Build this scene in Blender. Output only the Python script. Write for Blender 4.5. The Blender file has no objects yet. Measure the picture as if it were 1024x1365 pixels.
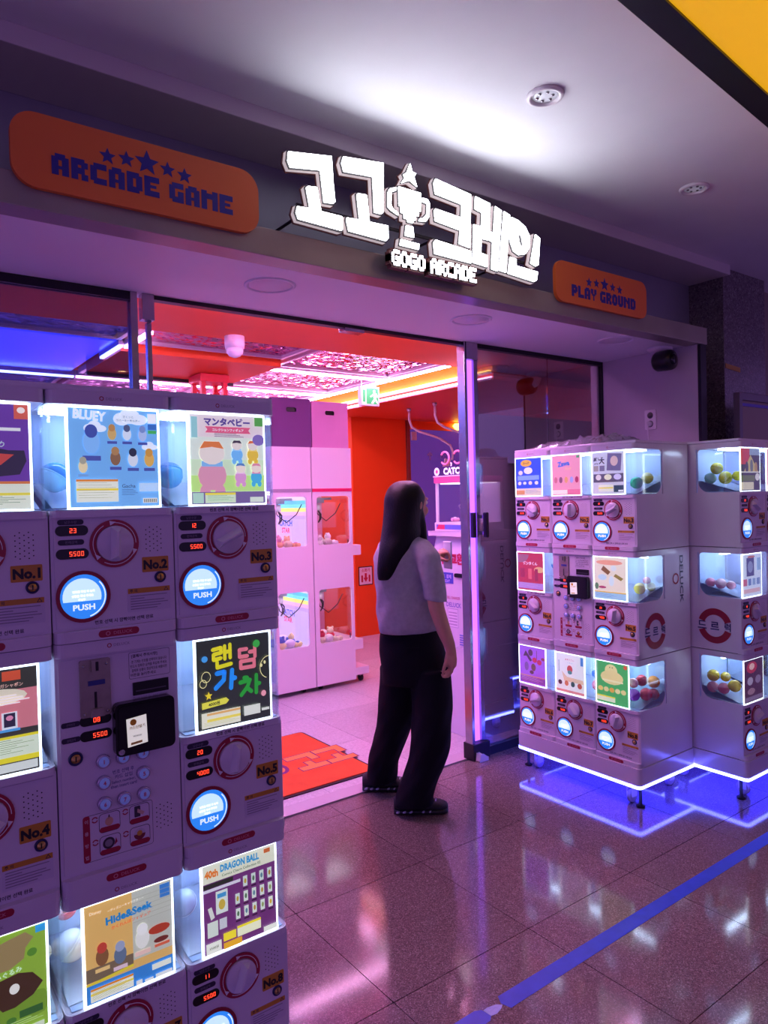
import bpy, bmesh, math, random
from mathutils import Vector, Matrix
from mathutils.geometry import tessellate_polygon

PI = math.pi
rnd = random.Random(7)
SC = bpy.context.scene
COL = SC.collection

# ------------------------------------------------------------------ camera
YAW, PITCH, ROLL, FPX, EYE = math.radians(36.5086), math.radians(-1.0187), math.radians(1.423), 955.57, 1.52
_F = Vector((math.sin(YAW) * math.cos(PITCH), math.cos(YAW) * math.cos(PITCH), math.sin(PITCH)))
_R = Vector((math.cos(YAW), -math.sin(YAW), 0))
_U = _R.cross(_F)
_X = _R * math.cos(ROLL) - _U * math.sin(ROLL)
_Y = _R * math.sin(ROLL) + _U * math.cos(ROLL)
cam_data = bpy.data.cameras.new('camera')
cam = bpy.data.objects.new('camera', cam_data)
COL.objects.link(cam)
_M = Matrix((_X, _Y, -_F)).transposed().to_4x4()
_M.translation = Vector((0, 0, EYE))
cam.matrix_world = _M
cam_data.sensor_fit = 'HORIZONTAL'
cam_data.sensor_width = 36
cam_data.lens = FPX / 1024 * 36
cam_data.clip_start = 0.05
SC.camera = cam

# ------------------------------------------------------------------ light and exposure
SC.view_settings.view_transform = 'Standard'
SC.view_settings.look = 'None'
SC.view_settings.exposure = 0.25
SC.view_settings.gamma = 1.0
SC.view_settings.use_curve_mapping = False
world = bpy.data.worlds.new('mall_air')
world.use_nodes = True
SC.world = world
world.node_tree.nodes['Background'].inputs['Color'].default_value = (0.52, 0.26, 1.0, 1)
world.node_tree.nodes['Background'].inputs['Strength'].default_value = 0.41
SIGN_POWER = 10.5        # illuminated shop lettering
PINK_LED = 32.0          # LED strips of the shop ceiling
BLUE_LED = 18.0           # strips under the capsule machines
WINDOW_LED = 3.2         # lights in the capsule windows

# ------------------------------------------------------------------ materials
MATS = {}
def _lin(c):
    return c / 12.92 if c <= 0.04045 else ((c + 0.055) / 1.055) ** 2.4
def hexc(h):
    return tuple(_lin(int(h[i:i + 2], 16) / 255) for i in (0, 2, 4))
def mat(name, col, rough=0.5, metal=0.0, emit=None, power=0.0, spec=0.5, noise=None, bump=None, coat=0.0, alpha_mix=None):
    """Plain principled material; noise=(scale, amount) varies the tone, bump=(scale, strength) adds fine relief."""
    if name in MATS:
        return MATS[name]
    m = bpy.data.materials.new(name)
    m.use_nodes = True
    nt = m.node_tree
    b = nt.nodes['Principled BSDF']
    if isinstance(col, str):
        col = hexc(col)
    b.inputs['Base Color'].default_value = (*col, 1)
    b.inputs['Roughness'].default_value = rough
    b.inputs['Metallic'].default_value = metal
    b.inputs['Specular IOR Level'].default_value = spec
    b.inputs['Coat Weight'].default_value = coat
    if emit is not None:
        if isinstance(emit, str):
            emit = hexc(emit)
        b.inputs['Emission Color'].default_value = (*emit, 1)
        b.inputs['Emission Strength'].default_value = power
    if noise or bump:
        tc = nt.nodes.new('ShaderNodeTexCoord')
    if noise:
        n = nt.nodes.new('ShaderNodeTexNoise')
        n.inputs['Scale'].default_value = noise[0]
        n.inputs['Detail'].default_value = 4
        nt.links.new(tc.outputs['Object'], n.inputs['Vector'])
        r = nt.nodes.new('ShaderNodeMapRange')
        r.inputs['From Min'].default_value = 0.3
        r.inputs['From Max'].default_value = 0.7
        r.inputs['To Min'].default_value = 1 - noise[1]
        r.inputs['To Max'].default_value = 1 + noise[1] * 0.4
        nt.links.new(n.outputs['Fac'], r.inputs['Value'])
        mx = nt.nodes.new('ShaderNodeVectorMath')
        mx.operation = 'SCALE'
        mx.inputs[0].default_value = col
        nt.links.new(r.outputs['Result'], mx.inputs['Scale'])
        nt.links.new(mx.outputs['Vector'], b.inputs['Base Color'])
    if bump:
        n = nt.nodes.new('ShaderNodeTexNoise')
        n.inputs['Scale'].default_value = bump[0]
        n.inputs['Detail'].default_value = 3
        nt.links.new(tc.outputs['Object'], n.inputs['Vector'])
        bp = nt.nodes.new('ShaderNodeBump')
        bp.inputs['Strength'].default_value = bump[1]
        bp.inputs['Distance'].default_value = 0.01
        nt.links.new(n.outputs['Fac'], bp.inputs['Height'])
        nt.links.new(bp.outputs['Normal'], b.inputs['Normal'])
    MATS[name] = m
    return m
def clear(name, tint=(1, 1, 1), refl=0.08, rough=0.03, edge=0.5, haze=0.0):
    """Clear sheet: see-through mixed with a mirror that grows at grazing angles."""
    if name in MATS:
        return MATS[name]
    m = bpy.data.materials.new(name)
    m.use_nodes = True
    nt = m.node_tree
    nt.nodes.clear()
    out = nt.nodes.new('ShaderNodeOutputMaterial')
    mix = nt.nodes.new('ShaderNodeMixShader')
    tr = nt.nodes.new('ShaderNodeBsdfTransparent')
    gl = nt.nodes.new('ShaderNodeBsdfGlossy')
    lw = nt.nodes.new('ShaderNodeLayerWeight')
    mr = nt.nodes.new('ShaderNodeMapRange')
    lw.inputs['Blend'].default_value = 0.25
    mr.inputs['To Min'].default_value = refl
    mr.inputs['To Max'].default_value = edge
    tr.inputs['Color'].default_value = (*tint, 1)
    gl.inputs['Roughness'].default_value = rough
    nt.links.new(lw.outputs['Facing'], mr.inputs['Value'])
    nt.links.new(mr.outputs['Result'], mix.inputs['Fac'])
    nt.links.new(tr.outputs[0], mix.inputs[1])
    nt.links.new(gl.outputs[0], mix.inputs[2])
    last = mix
    if haze:
        df = nt.nodes.new('ShaderNodeBsdfDiffuse')
        df.inputs['Color'].default_value = (0.8, 0.8, 0.85, 1)
        last = nt.nodes.new('ShaderNodeMixShader')
        last.inputs['Fac'].default_value = haze
        nt.links.new(mix.outputs[0], last.inputs[1])
        nt.links.new(df.outputs[0], last.inputs[2])
    nt.links.new(last.outputs[0], out.inputs['Surface'])
    MATS[name] = m
    return m
def glow(name, col, power):
    """A lamp surface."""
    if isinstance(col, str):
        col = hexc(col)
    return mat(name, (0.6, 0.6, 0.6), 0.4, emit=col, power=power)
BACK = 0.62
def ink(h):
    """Backlit printed film of one colour."""
    return mat('film_' + h, h, 0.35, emit=h, power=BACK)
def paint(h, rough=0.45):
    return mat('paint_%s_%d' % (h, rough * 100), h, rough)

# ------------------------------------------------------------------ mesh builder
_TXT = {}
def text_geo(s, bold=0.0):
    k = (s, bold)
    if k not in _TXT:
        cu = bpy.data.curves.new('lettering', 'FONT')
        cu.body = s
        cu.align_x = 'CENTER'
        cu.size = 1
        cu.offset = bold
        cu.resolution_u = 2
        o = bpy.data.objects.new('lettering', cu)
        me = bpy.data.meshes.new_from_object(o)
        vs = [(v.co.x, v.co.y) for v in me.vertices]
        fs = [tuple(p.vertices) for p in me.polygons]
        bpy.data.meshes.remove(me)
        bpy.data.objects.remove(o)
        bpy.data.curves.remove(cu)
        if vs:
            ys = [v[1] for v in vs]
            xs = [v[0] for v in vs]
            cx, cy = (min(xs) + max(xs)) / 2, (min(ys) + max(ys)) / 2
            vs = [(a - cx, b - cy) for a, b in vs]
            _TXT[k] = (vs, fs, max(xs) - min(xs), max(ys) - min(ys))
        else:
            _TXT[k] = ([], [], 1, 1)
    return _TXT[k]
SEG = {'0': 'abcdef', '1': 'bc', '2': 'abged', '3': 'abgcd', '4': 'fgbc', '5': 'afgcd', '6': 'afgedc', '7': 'abc', '8': 'abcdefg', '9': 'abcfgd'}
class MB:
    """Collects geometry with a material per face; every surface is in the local frame of the object it becomes."""
    def __init__(s):
        s.v, s.f, s.m, s.mats, s.sm = [], [], [], [], []
    def mi(s, m):
        if m not in s.mats:
            s.mats.append(m)
        return s.mats.index(m)
    def add(s, vs, fs, m, smooth=False):
        o = len(s.v)
        i = s.mi(m)
        s.v += [tuple(v) for v in vs]
        for f in fs:
            s.f.append(tuple(k + o for k in f))
            s.m.append(i)
            s.sm.append(smooth)
        return s
    def box(s, x0, x1, y0, y1, z0, z1, m):
        v = [(x, y, z) for z in (z0, z1) for y in (y0, y1) for x in (x0, x1)]
        return s.add(v, [(0, 2, 3, 1), (4, 5, 7, 6), (0, 1, 5, 4), (2, 6, 7, 3), (0, 4, 6, 2), (1, 3, 7, 5)], m)
    def prism(s, poly, d0, d1, m, axis='y', holes=(), mside=None):
        """poly in the plane across axis: 'y' -> (x,z), 'z' -> (x,y), 'x' -> (y,z); extruded d0..d1."""
        P = {'y': lambda a, b, d: (a, d, b), 'z': lambda a, b, d: (a, b, d), 'x': lambda a, b, d: (d, a, b)}[axis]
        loops = [list(poly)] + [list(h) for h in holes]
        flat = [p for l in loops for p in l]
        tris = tessellate_polygon([[Vector((a, b, 0)) for a, b in l] for l in loops])
        n = len(flat)
        vs = [P(a, b, d0) for a, b in flat] + [P(a, b, d1) for a, b in flat]
        s.add(vs, [tuple(t) for t in tris] + [tuple(k + n for k in reversed(t)) for t in tris], m)
        fs, o = [], 0
        for l in loops:
            k = len(l)
            fs += [(o + i, o + (i + 1) % k, n + o + (i + 1) % k, n + o + i) for i in range(k)]
            o += k
        return s.add(vs, fs, mside or m)
    def flat(s, poly, y, m, axis='y'):
        P = {'y': lambda a, b: (a, y, b), 'z': lambda a, b: (a, b, y), 'x': lambda a, b: (y, a, b)}[axis]
        tris = tessellate_polygon([[Vector((a, b, 0)) for a, b in poly]])
        return s.add([P(a, b) for a, b in poly], [tuple(t) for t in tris], m)
    def text(s, t, x, z, h, m, y=0.0, bold=0.0, rot=0.0, depth=0.0, axis='y', maxw=None, mirror=1, stretch=1.0):
        """Lettering of cap height h, centred on (x, z)."""
        vs, fs, w, hh = text_geo(t, bold)
        k = h / max(hh, 1e-3)
        kx = k * stretch
        if maxw and w * kx > maxw:
            kx = maxw / w
        c, sn = math.cos(rot), math.sin(rot)
        P = {'y': lambda a, b, d: (a, d, b), 'z': lambda a, b, d: (a, b, d), 'x': lambda a, b, d: (d, a, b)}[axis]
        pts = []
        for a, b in vs:
            a, b = a * kx * mirror, b * k
            pts.append((x + a * c - b * sn, z + a * sn + b * c))
        s.add([P(a, b, y) for a, b in pts], fs, m)
        return s
    def seg7(s, t, x, z, h, m, y):
        w, g, k = h * 0.55, h * 0.8, h * 0.11
        x -= g * (len(t) - 1) / 2
        for ch in t:
            R = dict(a=(-w / 2, w / 2, h / 2 - k, h / 2), d=(-w / 2, w / 2, -h / 2, -h / 2 + k), g=(-w / 2, w / 2, -k / 2, k / 2),
                     f=(-w / 2, -w / 2 + k, 0, h / 2), b=(w / 2 - k, w / 2, 0, h / 2), e=(-w / 2, -w / 2 + k, -h / 2, 0), c=(w / 2 - k, w / 2, -h / 2, 0))
            for q in SEG.get(ch, ''):
                a, b, c, d = R[q]
                s.flat([(x + a, z + c), (x + b, z + c), (x + b, z + d), (x + a, z + d)], y, m)
            x += g
        return s
    def loft(s, rings, m, cap=True, smooth=True):
        n = len(rings[0])
        vs = [p for r in rings for p in r]
        fs = []
        for i in range(len(rings) - 1):
            for j in range(n):
                k = (j + 1) % n
                fs.append((i * n + j, i * n + k, (i + 1) * n + k, (i + 1) * n + j))
        if cap:
            fs.append(tuple(reversed(range(n))))
            fs.append(tuple((len(rings) - 1) * n + j for j in range(n)))
        return s.add(vs, fs, m, smooth)
    def lathe(s, prof, c, m, axis='z', n=20, smooth=True):
        """prof: list of (radius, height) turned round the axis through c."""
        P = {'y': lambda a, b, h: (c[0] + a, c[1] + h, c[2] + b), 'z': lambda a, b, h: (c[0] + a, c[1] + b, c[2] + h), 'x': lambda a, b, h: (c[0] + h, c[1] + a, c[2] + b)}[axis]
        rings = [[P(r * math.cos(2 * PI * j / n), r * math.sin(2 * PI * j / n), h) for j in range(n)] for r, h in prof]
        return s.loft(rings, m, True, smooth)
    def ball(s, c, r, m, n=14, k=9, sq=(1, 1, 1), m2=None):
        rings = []
        for i in range(1, k):
            a = PI * i / k
            rings.append([(c[0] + r * sq[0] * math.sin(a) * math.cos(2 * PI * j / n), c[1] + r * sq[1] * math.sin(a) * math.sin(2 * PI * j / n), c[2] - r * sq[2] * math.cos(a)) for j in range(n)])
        h = len(rings) // 2 + 1
        if m2:
            s.loft(rings[:h], m, True)
            s.loft(rings[h - 1:], m2, True)
        else:
            s.loft(rings, m, True)
        return s
    def tube(s, pts, r, m, n=8, cap=True):
        pts = [Vector(p) for p in pts]
        rs = r if isinstance(r, (list, tuple)) else [r] * len(pts)
        rings = []
        nrm = None
        for i, p in enumerate(pts):
            t = (pts[min(i + 1, len(pts) - 1)] - pts[max(i - 1, 0)]).normalized()
            if nrm is None:
                nrm = t.orthogonal().normalized()
            nrm = (nrm - t * nrm.dot(t))
            nrm = nrm.normalized() if nrm.length > 1e-6 else t.orthogonal().normalized()
            b = t.cross(nrm)
            rings.append([tuple(p + (nrm * math.cos(2 * PI * j / n) + b * math.sin(2 * PI * j / n)) * rs[i]) for j in range(n)])
        return s.loft(rings, m, cap)
    def build(s, name, parent=None, loc=None, rot=None, bev=0.0, seg=2):
        me = bpy.data.meshes.new(name)
        me.from_pydata(s.v, [], s.f)
        for m in s.mats:
            me.materials.append(m)
        for p, i, q in zip(me.polygons, s.m, s.sm):
            p.material_index = i
            p.use_smooth = q
        if bev:
            bm = bmesh.new()
            bm.from_mesh(me)
            bmesh.ops.remove_doubles(bm, verts=bm.verts, dist=1e-6)
            ed = [e for e in bm.edges if len(e.link_faces) == 2 and e.calc_face_angle(0) > 0.9]
            bmesh.ops.bevel(bm, geom=ed, offset=bev, segments=seg, affect='EDGES', profile=0.6, clamp_overlap=True)
            bm.to_mesh(me)
            bm.free()
        return put(name, me, parent, loc, rot)
def put(name, me, parent=None, loc=None, rot=None):
    o = bpy.data.objects.new(name, me)
    COL.objects.link(o)
    if parent:
        o.parent = parent
    if loc:
        o.location = loc
    if rot:
        o.rotation_euler = rot
    return o
def tag(o, label=None, cat=None, group=None, kind=None):
    for k, v in (('label', label), ('category', cat), ('group', group), ('kind', kind)):
        if v:
            o[k] = v
    return o
def thing(name, label, cat, loc=(0, 0, 0), rotz=0.0, group=None):
    o = put(name, None, None, loc, (0, 0, rotz))
    return tag(o, label, cat, group)
def struct(mb, name, **k):
    return tag(mb.build(name, **k), kind='structure')
def rrect(x0, x1, y0, y1, r, n=4, corners=(1, 1, 1, 1)):
    """Rounded rectangle, corners in order (x0y0, x1y0, x1y1, x0y1)."""
    P = []
    for (cx, cy, a0), on in zip(((x0 + r, y0 + r, PI), (x1 - r, y0 + r, 1.5 * PI), (x1 - r, y1 - r, 0), (x0 + r, y1 - r, 0.5 * PI)), corners):
        if on:
            P += [(cx + r * math.cos(a0 + 0.5 * PI * i / n), cy + r * math.sin(a0 + 0.5 * PI * i / n)) for i in range(n + 1)]
        else:
            P.append((cx + (r if a0 in (1.5 * PI, 0) else -r), cy + (r if a0 in (0, 0.5 * PI) else -r)))
    return P
def circ(cx, cy, r, n=24, r2=None, a0=0.0, a1=2 * PI):
    full = abs(a1 - a0 - 2 * PI) < 1e-6
    k = n if full else n + 1
    return [(cx + r * math.cos(a0 + (a1 - a0) * i / n), cy + (r2 or r) * math.sin(a0 + (a1 - a0) * i / n)) for i in range(k)]
def arcband(cx, cy, r0, r1, a0, a1, n=14):
    return circ(cx, cy, r1, n, None, a0, a1) + list(reversed(circ(cx, cy, r0, n, None, a0, a1)))
def starpts(cx, cy, r, k=0.45, a=PI / 2):
    return [(cx + (r if i % 2 == 0 else r * k) * math.cos(a + PI * i / 5), cy + (r if i % 2 == 0 else r * k) * math.sin(a + PI * i / 5)) for i in range(10)]

GLYPH = {
 'A': ".###.|#####|##.##|##.##|#####|##.##|##.##", 'R': "####.|#####|##.##|####.|####.|##.##|##.##",
 'C': ".####|#####|##...|##...|##...|#####|.####", 'D': "####.|#####|##.##|##.##|##.##|#####|####.",
 'E': "#####|#####|##...|####.|##...|#####|#####", 'G': ".####|#####|##...|##.##|##.##|#####|.####",
 'M': "##..##|######|######|##..##|##..##|##..##|##..##", 'P': "####.|#####|##.##|#####|####.|##...|##...",
 'L': "##...|##...|##...|##...|##...|#####|#####", 'Y': "##.##|##.##|##.##|.###.|..#..|..#..|..#..",
 'O': ".###.|#####|##.##|##.##|##.##|#####|.###.", 'U': "##.##|##.##|##.##|##.##|##.##|#####|.###.",
 'N': "##..##|###.##|######|##.###|##..##|##..##|##..##"}
SMALL = {'G': ".###|#...|#.##|#..#|.###", 'O': ".##.|#..#|#..#|#..#|.##.", 'A': ".##.|#..#|####|#..#|#..#", 'R': "###.|#..#|###.|#.#.|#..#",
 'C': ".###|#...|#...|#...|.###", 'D': "###.|#..#|#..#|#..#|###.", 'E': "####|#...|###.|#...|####"}
def glyph_cells(word, x0, x1, z0, z1, GLYPH=GLYPH):
    """Block letters as rows of merged cells -> a list of rectangles per letter."""
    wid = [len(GLYPH[c].split('|')[0]) if c != ' ' else 2 for c in word]
    tot = sum(wid) + 0.7 * (len(word) - 1)
    k = (x1 - x0) / tot
    h = (z1 - z0) / len(GLYPH[word[0]].split('|'))
    out, x = [], 0.0
    for c, w in zip(word, wid):
        if c != ' ':
            out.append([])
            for r, row in enumerate(GLYPH[c].split('|')):
                i = 0
                while i < len(row):
                    if row[i] == '#':
                        j = i
                        while j < len(row) and row[j] == '#':
                            j += 1
                        out[-1].append((x0 + (x + i) * k, x0 + (x + j) * k, z1 - (r + 1) * h - h * 0.02, z1 - r * h))
                        i = j
                    else:
                        i += 1
        x += w + 0.7
    return out

# ------------------------------------------------------------------ surface materials
def granite(name, base, dark, light, rough, scale=160):
    m = bpy.data.materials.new(name)
    m.use_nodes = True
    nt = m.node_tree
    b = nt.nodes['Principled BSDF']
    ge = nt.nodes.new('ShaderNodeNewGeometry')
    v = nt.nodes.new('ShaderNodeTexVoronoi')
    v.inputs['Scale'].default_value = scale
    n = nt.nodes.new('ShaderNodeTexNoise')
    n.inputs['Scale'].default_value = scale * 0.25
    n.inputs['Detail'].default_value = 5
    n2 = nt.nodes.new('ShaderNodeTexNoise')
    n2.inputs['Scale'].default_value = 2.2
    for q in (v, n, n2):
        nt.links.new(ge.outputs['Position'], q.inputs['Vector'])
    sep = nt.nodes.new('ShaderNodeSeparateColor')
    nt.links.new(v.outputs['Color'], sep.inputs['Color'])
    r = nt.nodes.new('ShaderNodeValToRGB')
    e = r.color_ramp.elements
    e[0].position, e[0].color = 0.10, (*hexc(dark), 1)
    e[1].position, e[1].color = 0.93, (*hexc(light), 1)
    k = e.new(0.3); k.color = (*hexc(base), 1)
    k = e.new(0.75); k.color = (*hexc(base), 1)
    nt.links.new(sep.outputs['Red'], r.inputs['Fac'])
    mr = nt.nodes.new('ShaderNodeMapRange')
    mr.inputs['To Min'].default_value = 0.72
    mr.inputs['To Max'].default_value = 1.2
    nt.links.new(n.outputs['Fac'], mr.inputs['Value'])
    oi = nt.nodes.new('ShaderNodeObjectInfo')
    m2 = nt.nodes.new('ShaderNodeMapRange')
    m2.inputs['To Min'].default_value = 0.9
    m2.inputs['To Max'].default_value = 1.1
    nt.links.new(oi.outputs['Random'], m2.inputs['Value'])
    mu = nt.nodes.new('ShaderNodeMath'); mu.operation = 'MULTIPLY'
    nt.links.new(mr.outputs[0], mu.inputs[0]); nt.links.new(m2.outputs[0], mu.inputs[1])
    sc = nt.nodes.new('ShaderNodeVectorMath'); sc.operation = 'SCALE'
    nt.links.new(r.outputs['Color'], sc.inputs[0]); nt.links.new(mu.outputs[0], sc.inputs['Scale'])
    nt.links.new(sc.outputs[0], b.inputs['Base Color'])
    rr = nt.nodes.new('ShaderNodeMapRange')
    rr.inputs['To Min'].default_value = rough * 0.7
    rr.inputs['To Max'].default_value = rough * 1.5
    nt.links.new(n2.outputs['Fac'], rr.inputs['Value']); nt.links.new(rr.outputs[0], b.inputs['Roughness'])
    b.inputs['Specular IOR Level'].default_value = 0.6
    MATS[name] = m
    return m
def ripple(name, col):
    m = mat(name, col, 0.1, 1.0)
    nt = m.node_tree
    b = nt.nodes['Principled BSDF']
    tc = nt.nodes.new('ShaderNodeTexCoord')
    v = nt.nodes.new('ShaderNodeTexVoronoi')
    v.feature = 'SMOOTH_F1'
    v.inputs['Scale'].default_value = 34
    mp = nt.nodes.new('ShaderNodeMapping')
    mp.inputs['Scale'].default_value = (1, 1.6, 1)
    nt.links.new(tc.outputs['Object'], mp.inputs['Vector']); nt.links.new(mp.outputs[0], v.inputs['Vector'])
    v.feature = 'F1'
    ge = nt.nodes.new('ShaderNodeNewGeometry')
    sb = nt.nodes.new('ShaderNodeVectorMath'); sb.operation = 'SUBTRACT'; sb.inputs[1].default_value = (0.5, 0.5, 0.5)
    sk = nt.nodes.new('ShaderNodeVectorMath'); sk.operation = 'SCALE'; sk.inputs['Scale'].default_value = 0.62
    ad = nt.nodes.new('ShaderNodeVectorMath'); ad.operation = 'ADD'
    nm = nt.nodes.new('ShaderNodeVectorMath'); nm.operation = 'NORMALIZE'
    nt.links.new(v.outputs['Color'], sb.inputs[0]); nt.links.new(sb.outputs[0], sk.inputs[0]); nt.links.new(sk.outputs[0], ad.inputs[0])
    nt.links.new(ge.outputs['Normal'], ad.inputs[1]); nt.links.new(ad.outputs[0], nm.inputs[0]); nt.links.new(nm.outputs[0], b.inputs['Normal'])
    return m

M_tile = granite('polished_granite', '7A6462', '5E4E4E', '9C8A88', 0.085, 330)
M_tile_in = granite('pale_floor_tile', 'C9BFC6', 'BDB2BA', 'D6CED4', 0.3, 200)
M_column = granite('dark_granite', '6E6468', '524A50', '8C8288', 0.2, 110)
M_grout = mat('grout', '3A3238', 0.7)
M_ceil = mat('ceiling_paint', 'ECEAF0', 0.75, noise=(3, 0.04))
M_soffit = mat('soffit_paint', 'F0EAF4', 0.6)
M_wallw = mat('jamb_paint', 'C9BCCB', 0.55, noise=(5, 0.05))
M_beam = mat('bronze_metal', '9C948C', 0.32, 0.3, noise=(4, 0.12))
M_fascia = mat('fascia_panel', '9A98A4', 0.35, 0.2, noise=(2, 0.1))
M_cornice = mat('cornice_paint', 'D2CAC8', 0.7)
M_steel = mat('brushed_steel', 'A8A4AC', 0.25, 0.95, noise=(30, 0.1))
M_dark = mat('dark_frame', '2A262C', 0.35, 0.6)
M_black = mat('black_plastic', '0B0B0E', 0.3)
M_orange = mat('orange_paint', 'FF5A1C', 0.5, noise=(2, 0.05))
M_glass = clear('door_glass', (0.96, 0.97, 1), 0.06, 0.01, 0.5)
M_glass_dark = clear('side_glass', (0.55, 0.56, 0.6), 0.3, 0.012, 0.7)
M_ripple = ripple('rippled_steel_redlit', (0.62, 0.16, 0.34))  # plain steel, with the red and pink it reflects put into its colour
M_ripple_bluelit = ripple('rippled_steel_bluelit', (0.25, 0.4, 1.0))  # same steel, with the blue light of this zone put into its colour
M_pink = glow('pink_led', (1.0, 0.42, 0.86), PINK_LED)
M_white_trim = mat('white_trim', 'E6DEE6', 0.4)

# ------------------------------------------------------------------ floor
YD = 3.04       # glass line of the shop front
TP = 0.596
fl = tag(MB().box(-4, 9, -6, 3.06, -0.09, -0.004, M_grout).build('floor'), kind='structure')
tm = MB().prism(rrect(0.0015, TP - 0.0015, 0.0015, TP - 0.0015, 0.003, 1), -0.02, 0.0, M_tile, 'z').build('tile', fl, bev=0.0)
first = True
for i in range(-5, 13):
    for j in range(-8, 2):
        x0, y0 = 1.862 + (i - 3) * TP, 2.319 + j * TP
        if y0 > 2.8:
            continue
        if first:
            o = tm; first = False
        else:
            o = tm.copy(); COL.objects.link(o)
        o.location = (x0, y0, 0)
tb = None
for i in range(-5, 13):      # cut strip before the threshold
    x0 = 1.862 + (i - 3) * TP
    if tb is None:
        tb = MB().box(0.0015, TP - 0.0015, 0.0, 0.122, -0.02, 0, M_tile).build('tile', fl)
        o = tb
    else:
        o = tb.copy(); COL.objects.link(o)
    o.location = (x0, 2.9165, 0)
fi = tag(MB().box(-1.2, 6.3, 3.06, 7.4, -0.09, -0.004, M_grout).build('floor_interior'), kind='structure')
tm2 = None
for i in range(-5, 8):
    for j in range(0, 7):
        if tm2 is None:
            tm2 = MB().box(0.001, 0.599, 0.001, 0.599, -0.02, 0, M_tile_in).build('tile', fi); o = tm2
        else:
            o = tm2.copy(); COL.objects.link(o)
        o.location = (1.95 + i * 0.6, 3.165 + j * 0.6, 0)
struct(MB().box(-1.2, 4.15, 3.062, 3.162, -0.03, 0.002, mat('threshold_stone', 'BDB0B8', 0.3)), 'trim_4', bev=0.001)

# ------------------------------------------------------------------ mall ceiling, shop front
ZS, ZC = 2.41, 2.99
struct(MB().box(-4, 9, -6, 2.9, ZC, ZC + 0.1, M_ceil), 'ceiling')
struct(MB().box(-4, 4.64, 2.41, 2.70, 2.925, ZC, M_cornice), 'trim_1', bev=0.004)
struct(MB().box(-1.2, 4.18, 2.32, 2.42, ZS - 0.005, 2.505, M_beam), 'trim_2', bev=0.003)
struct(MB().box(-1.2, 4.64, 2.70, 2.76, 2.46, ZC, M_fascia).box(-1.2, 4.18, 2.42, 2.70, 2.47, 2.50, M_fascia), 'wall_fascia')
struct(MB().box(-1.2, 4.11, 2.40, 3.1, ZS, ZS + 0.05, M_soffit), 'ceiling_soffit')
struct(MB().box(4.11, 4.20, 2.345, 3.12, 0, ZS, M_wallw), 'wall_right')
struct(MB().box(4.112, 4.175, 2.325, 2.344, 0, ZS - 0.006, M_dark), 'trim_3', bev=0.002)
struct(MB().box(4.176, 4.64, 2.64, 2.70, 0, 2.46, M_black), 'wall_recess')
co = struct(MB().box(4.64, 5.2, 2.46, 2.9, 0, ZC, M_column), 'wall_column', bev=0.004)
struct(MB().box(5.2, 9, 2.6, 2.7, 0, ZC, mat('beige_wall', '8E7E74', 0.6, noise=(3, 0.1))), 'wall_beyond')
tag(MB().prism([(4.652, 2.33), (4.84, 2.316), (4.841, 2.347), (4.653, 2.361)], 2.4565, 2.4595, mat('yellow_tape', 'B8861C', 0.5)).build('tape_strip'),
    'short yellow tape strip stuck on the dark granite column', 'tape')
struct(MB().box(-1.25, -1.2, 2.34, 7.4, 0, 2.65, M_wallw), 'wall_left')

# yellow sign panel of the next shop, hung under the ceiling
t = thing('ceiling_sign', 'large yellow sign panel with black frame hung under the ceiling', 'sign', (1.66, 1.115, 2.77), math.radians(5.4))
MB().box(-0.2, 2.4, -0.08, 0.0, 0, 0.06, M_black).box(-0.2, 2.4, -0.63, -0.55, 0, 0.06, M_black).box(-0.2, -0.12, -0.55, -0.08, 0, 0.06, M_black).box(2.32, 2.4, -0.55, -0.08, 0, 0.06, M_black).build('frame', t, bev=0.003)
MB().box(-0.12, 2.32, -0.55, -0.08, 0.008, 0.05, mat('yellow_face', 'F6B414', 0.4, emit='F6B414', power=0.62)).build('face_panel', t)
for x in (0.2, 2.0):
    MB().box(x, x + 0.03, -0.33, -0.30, 0.05, 0.22, M_black).build('hanger', t)

# recessed lamps
def downlight(x, y, label, lit=0.25, r=0.068):
    t = thing('downlight', label, 'light', (x, y, ZC), 0, 'round downlights in the mall ceiling')
    MB().lathe([(r, 0), (r, -0.006), (r * 0.94, -0.012), (r * 0.78, -0.012), (r * 0.72, -0.004), (r * 0.72, 0)], (0, 0, 0), M_white_trim, n=28).build('rim', t)
    MB().lathe([(r * 0.70, -0.001), (r * 0.5, -0.003), (r * 0.2, -0.004)], (0, 0, 0), mat('lamp_lens_%d' % (lit * 100), 'D8D8E4', 0.25, emit=(0.9, 0.92, 1), power=lit), n=28).build('lens', t)
    g = MB()
    for k in range(6):
        a = k * PI / 3
        g.lathe([(0.007, -0.0045), (0.006, -0.008), (0.002, -0.009)], (r * 0.42 * math.cos(a), r * 0.42 * math.sin(a), 0), M_steel, n=10)
    g.build('diode_lens', t)
downlight(2.09, 1.765, 'round ceiling downlight above the white lettering, nearer the camera', 0.2)
downlight(3.32, 1.895, 'round ceiling downlight over the capsule machines beside the column', 0.08)
for x, y, lab in ((0.2, -1.0, 'warm round downlight behind the camera, nearer the big capsule machine'), (2.4, -1.9, 'warm round downlight behind the camera, farther out in the mall')):
    t = thing('downlight', lab, 'light', (x, y, ZC), 0, 'warm downlights behind the camera')
    MB().lathe([(0.075, 0), (0.075, -0.01), (0.06, -0.014), (0.055, 0)], (0, 0, 0), M_white_trim, n=20).build('rim', t)
    MB().lathe([(0.055, -0.002), (0.03, -0.005)], (0, 0, 0), glow('warm_lamp', (1, 0.62, 0.25), 14), n=20).build('lens', t)
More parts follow.
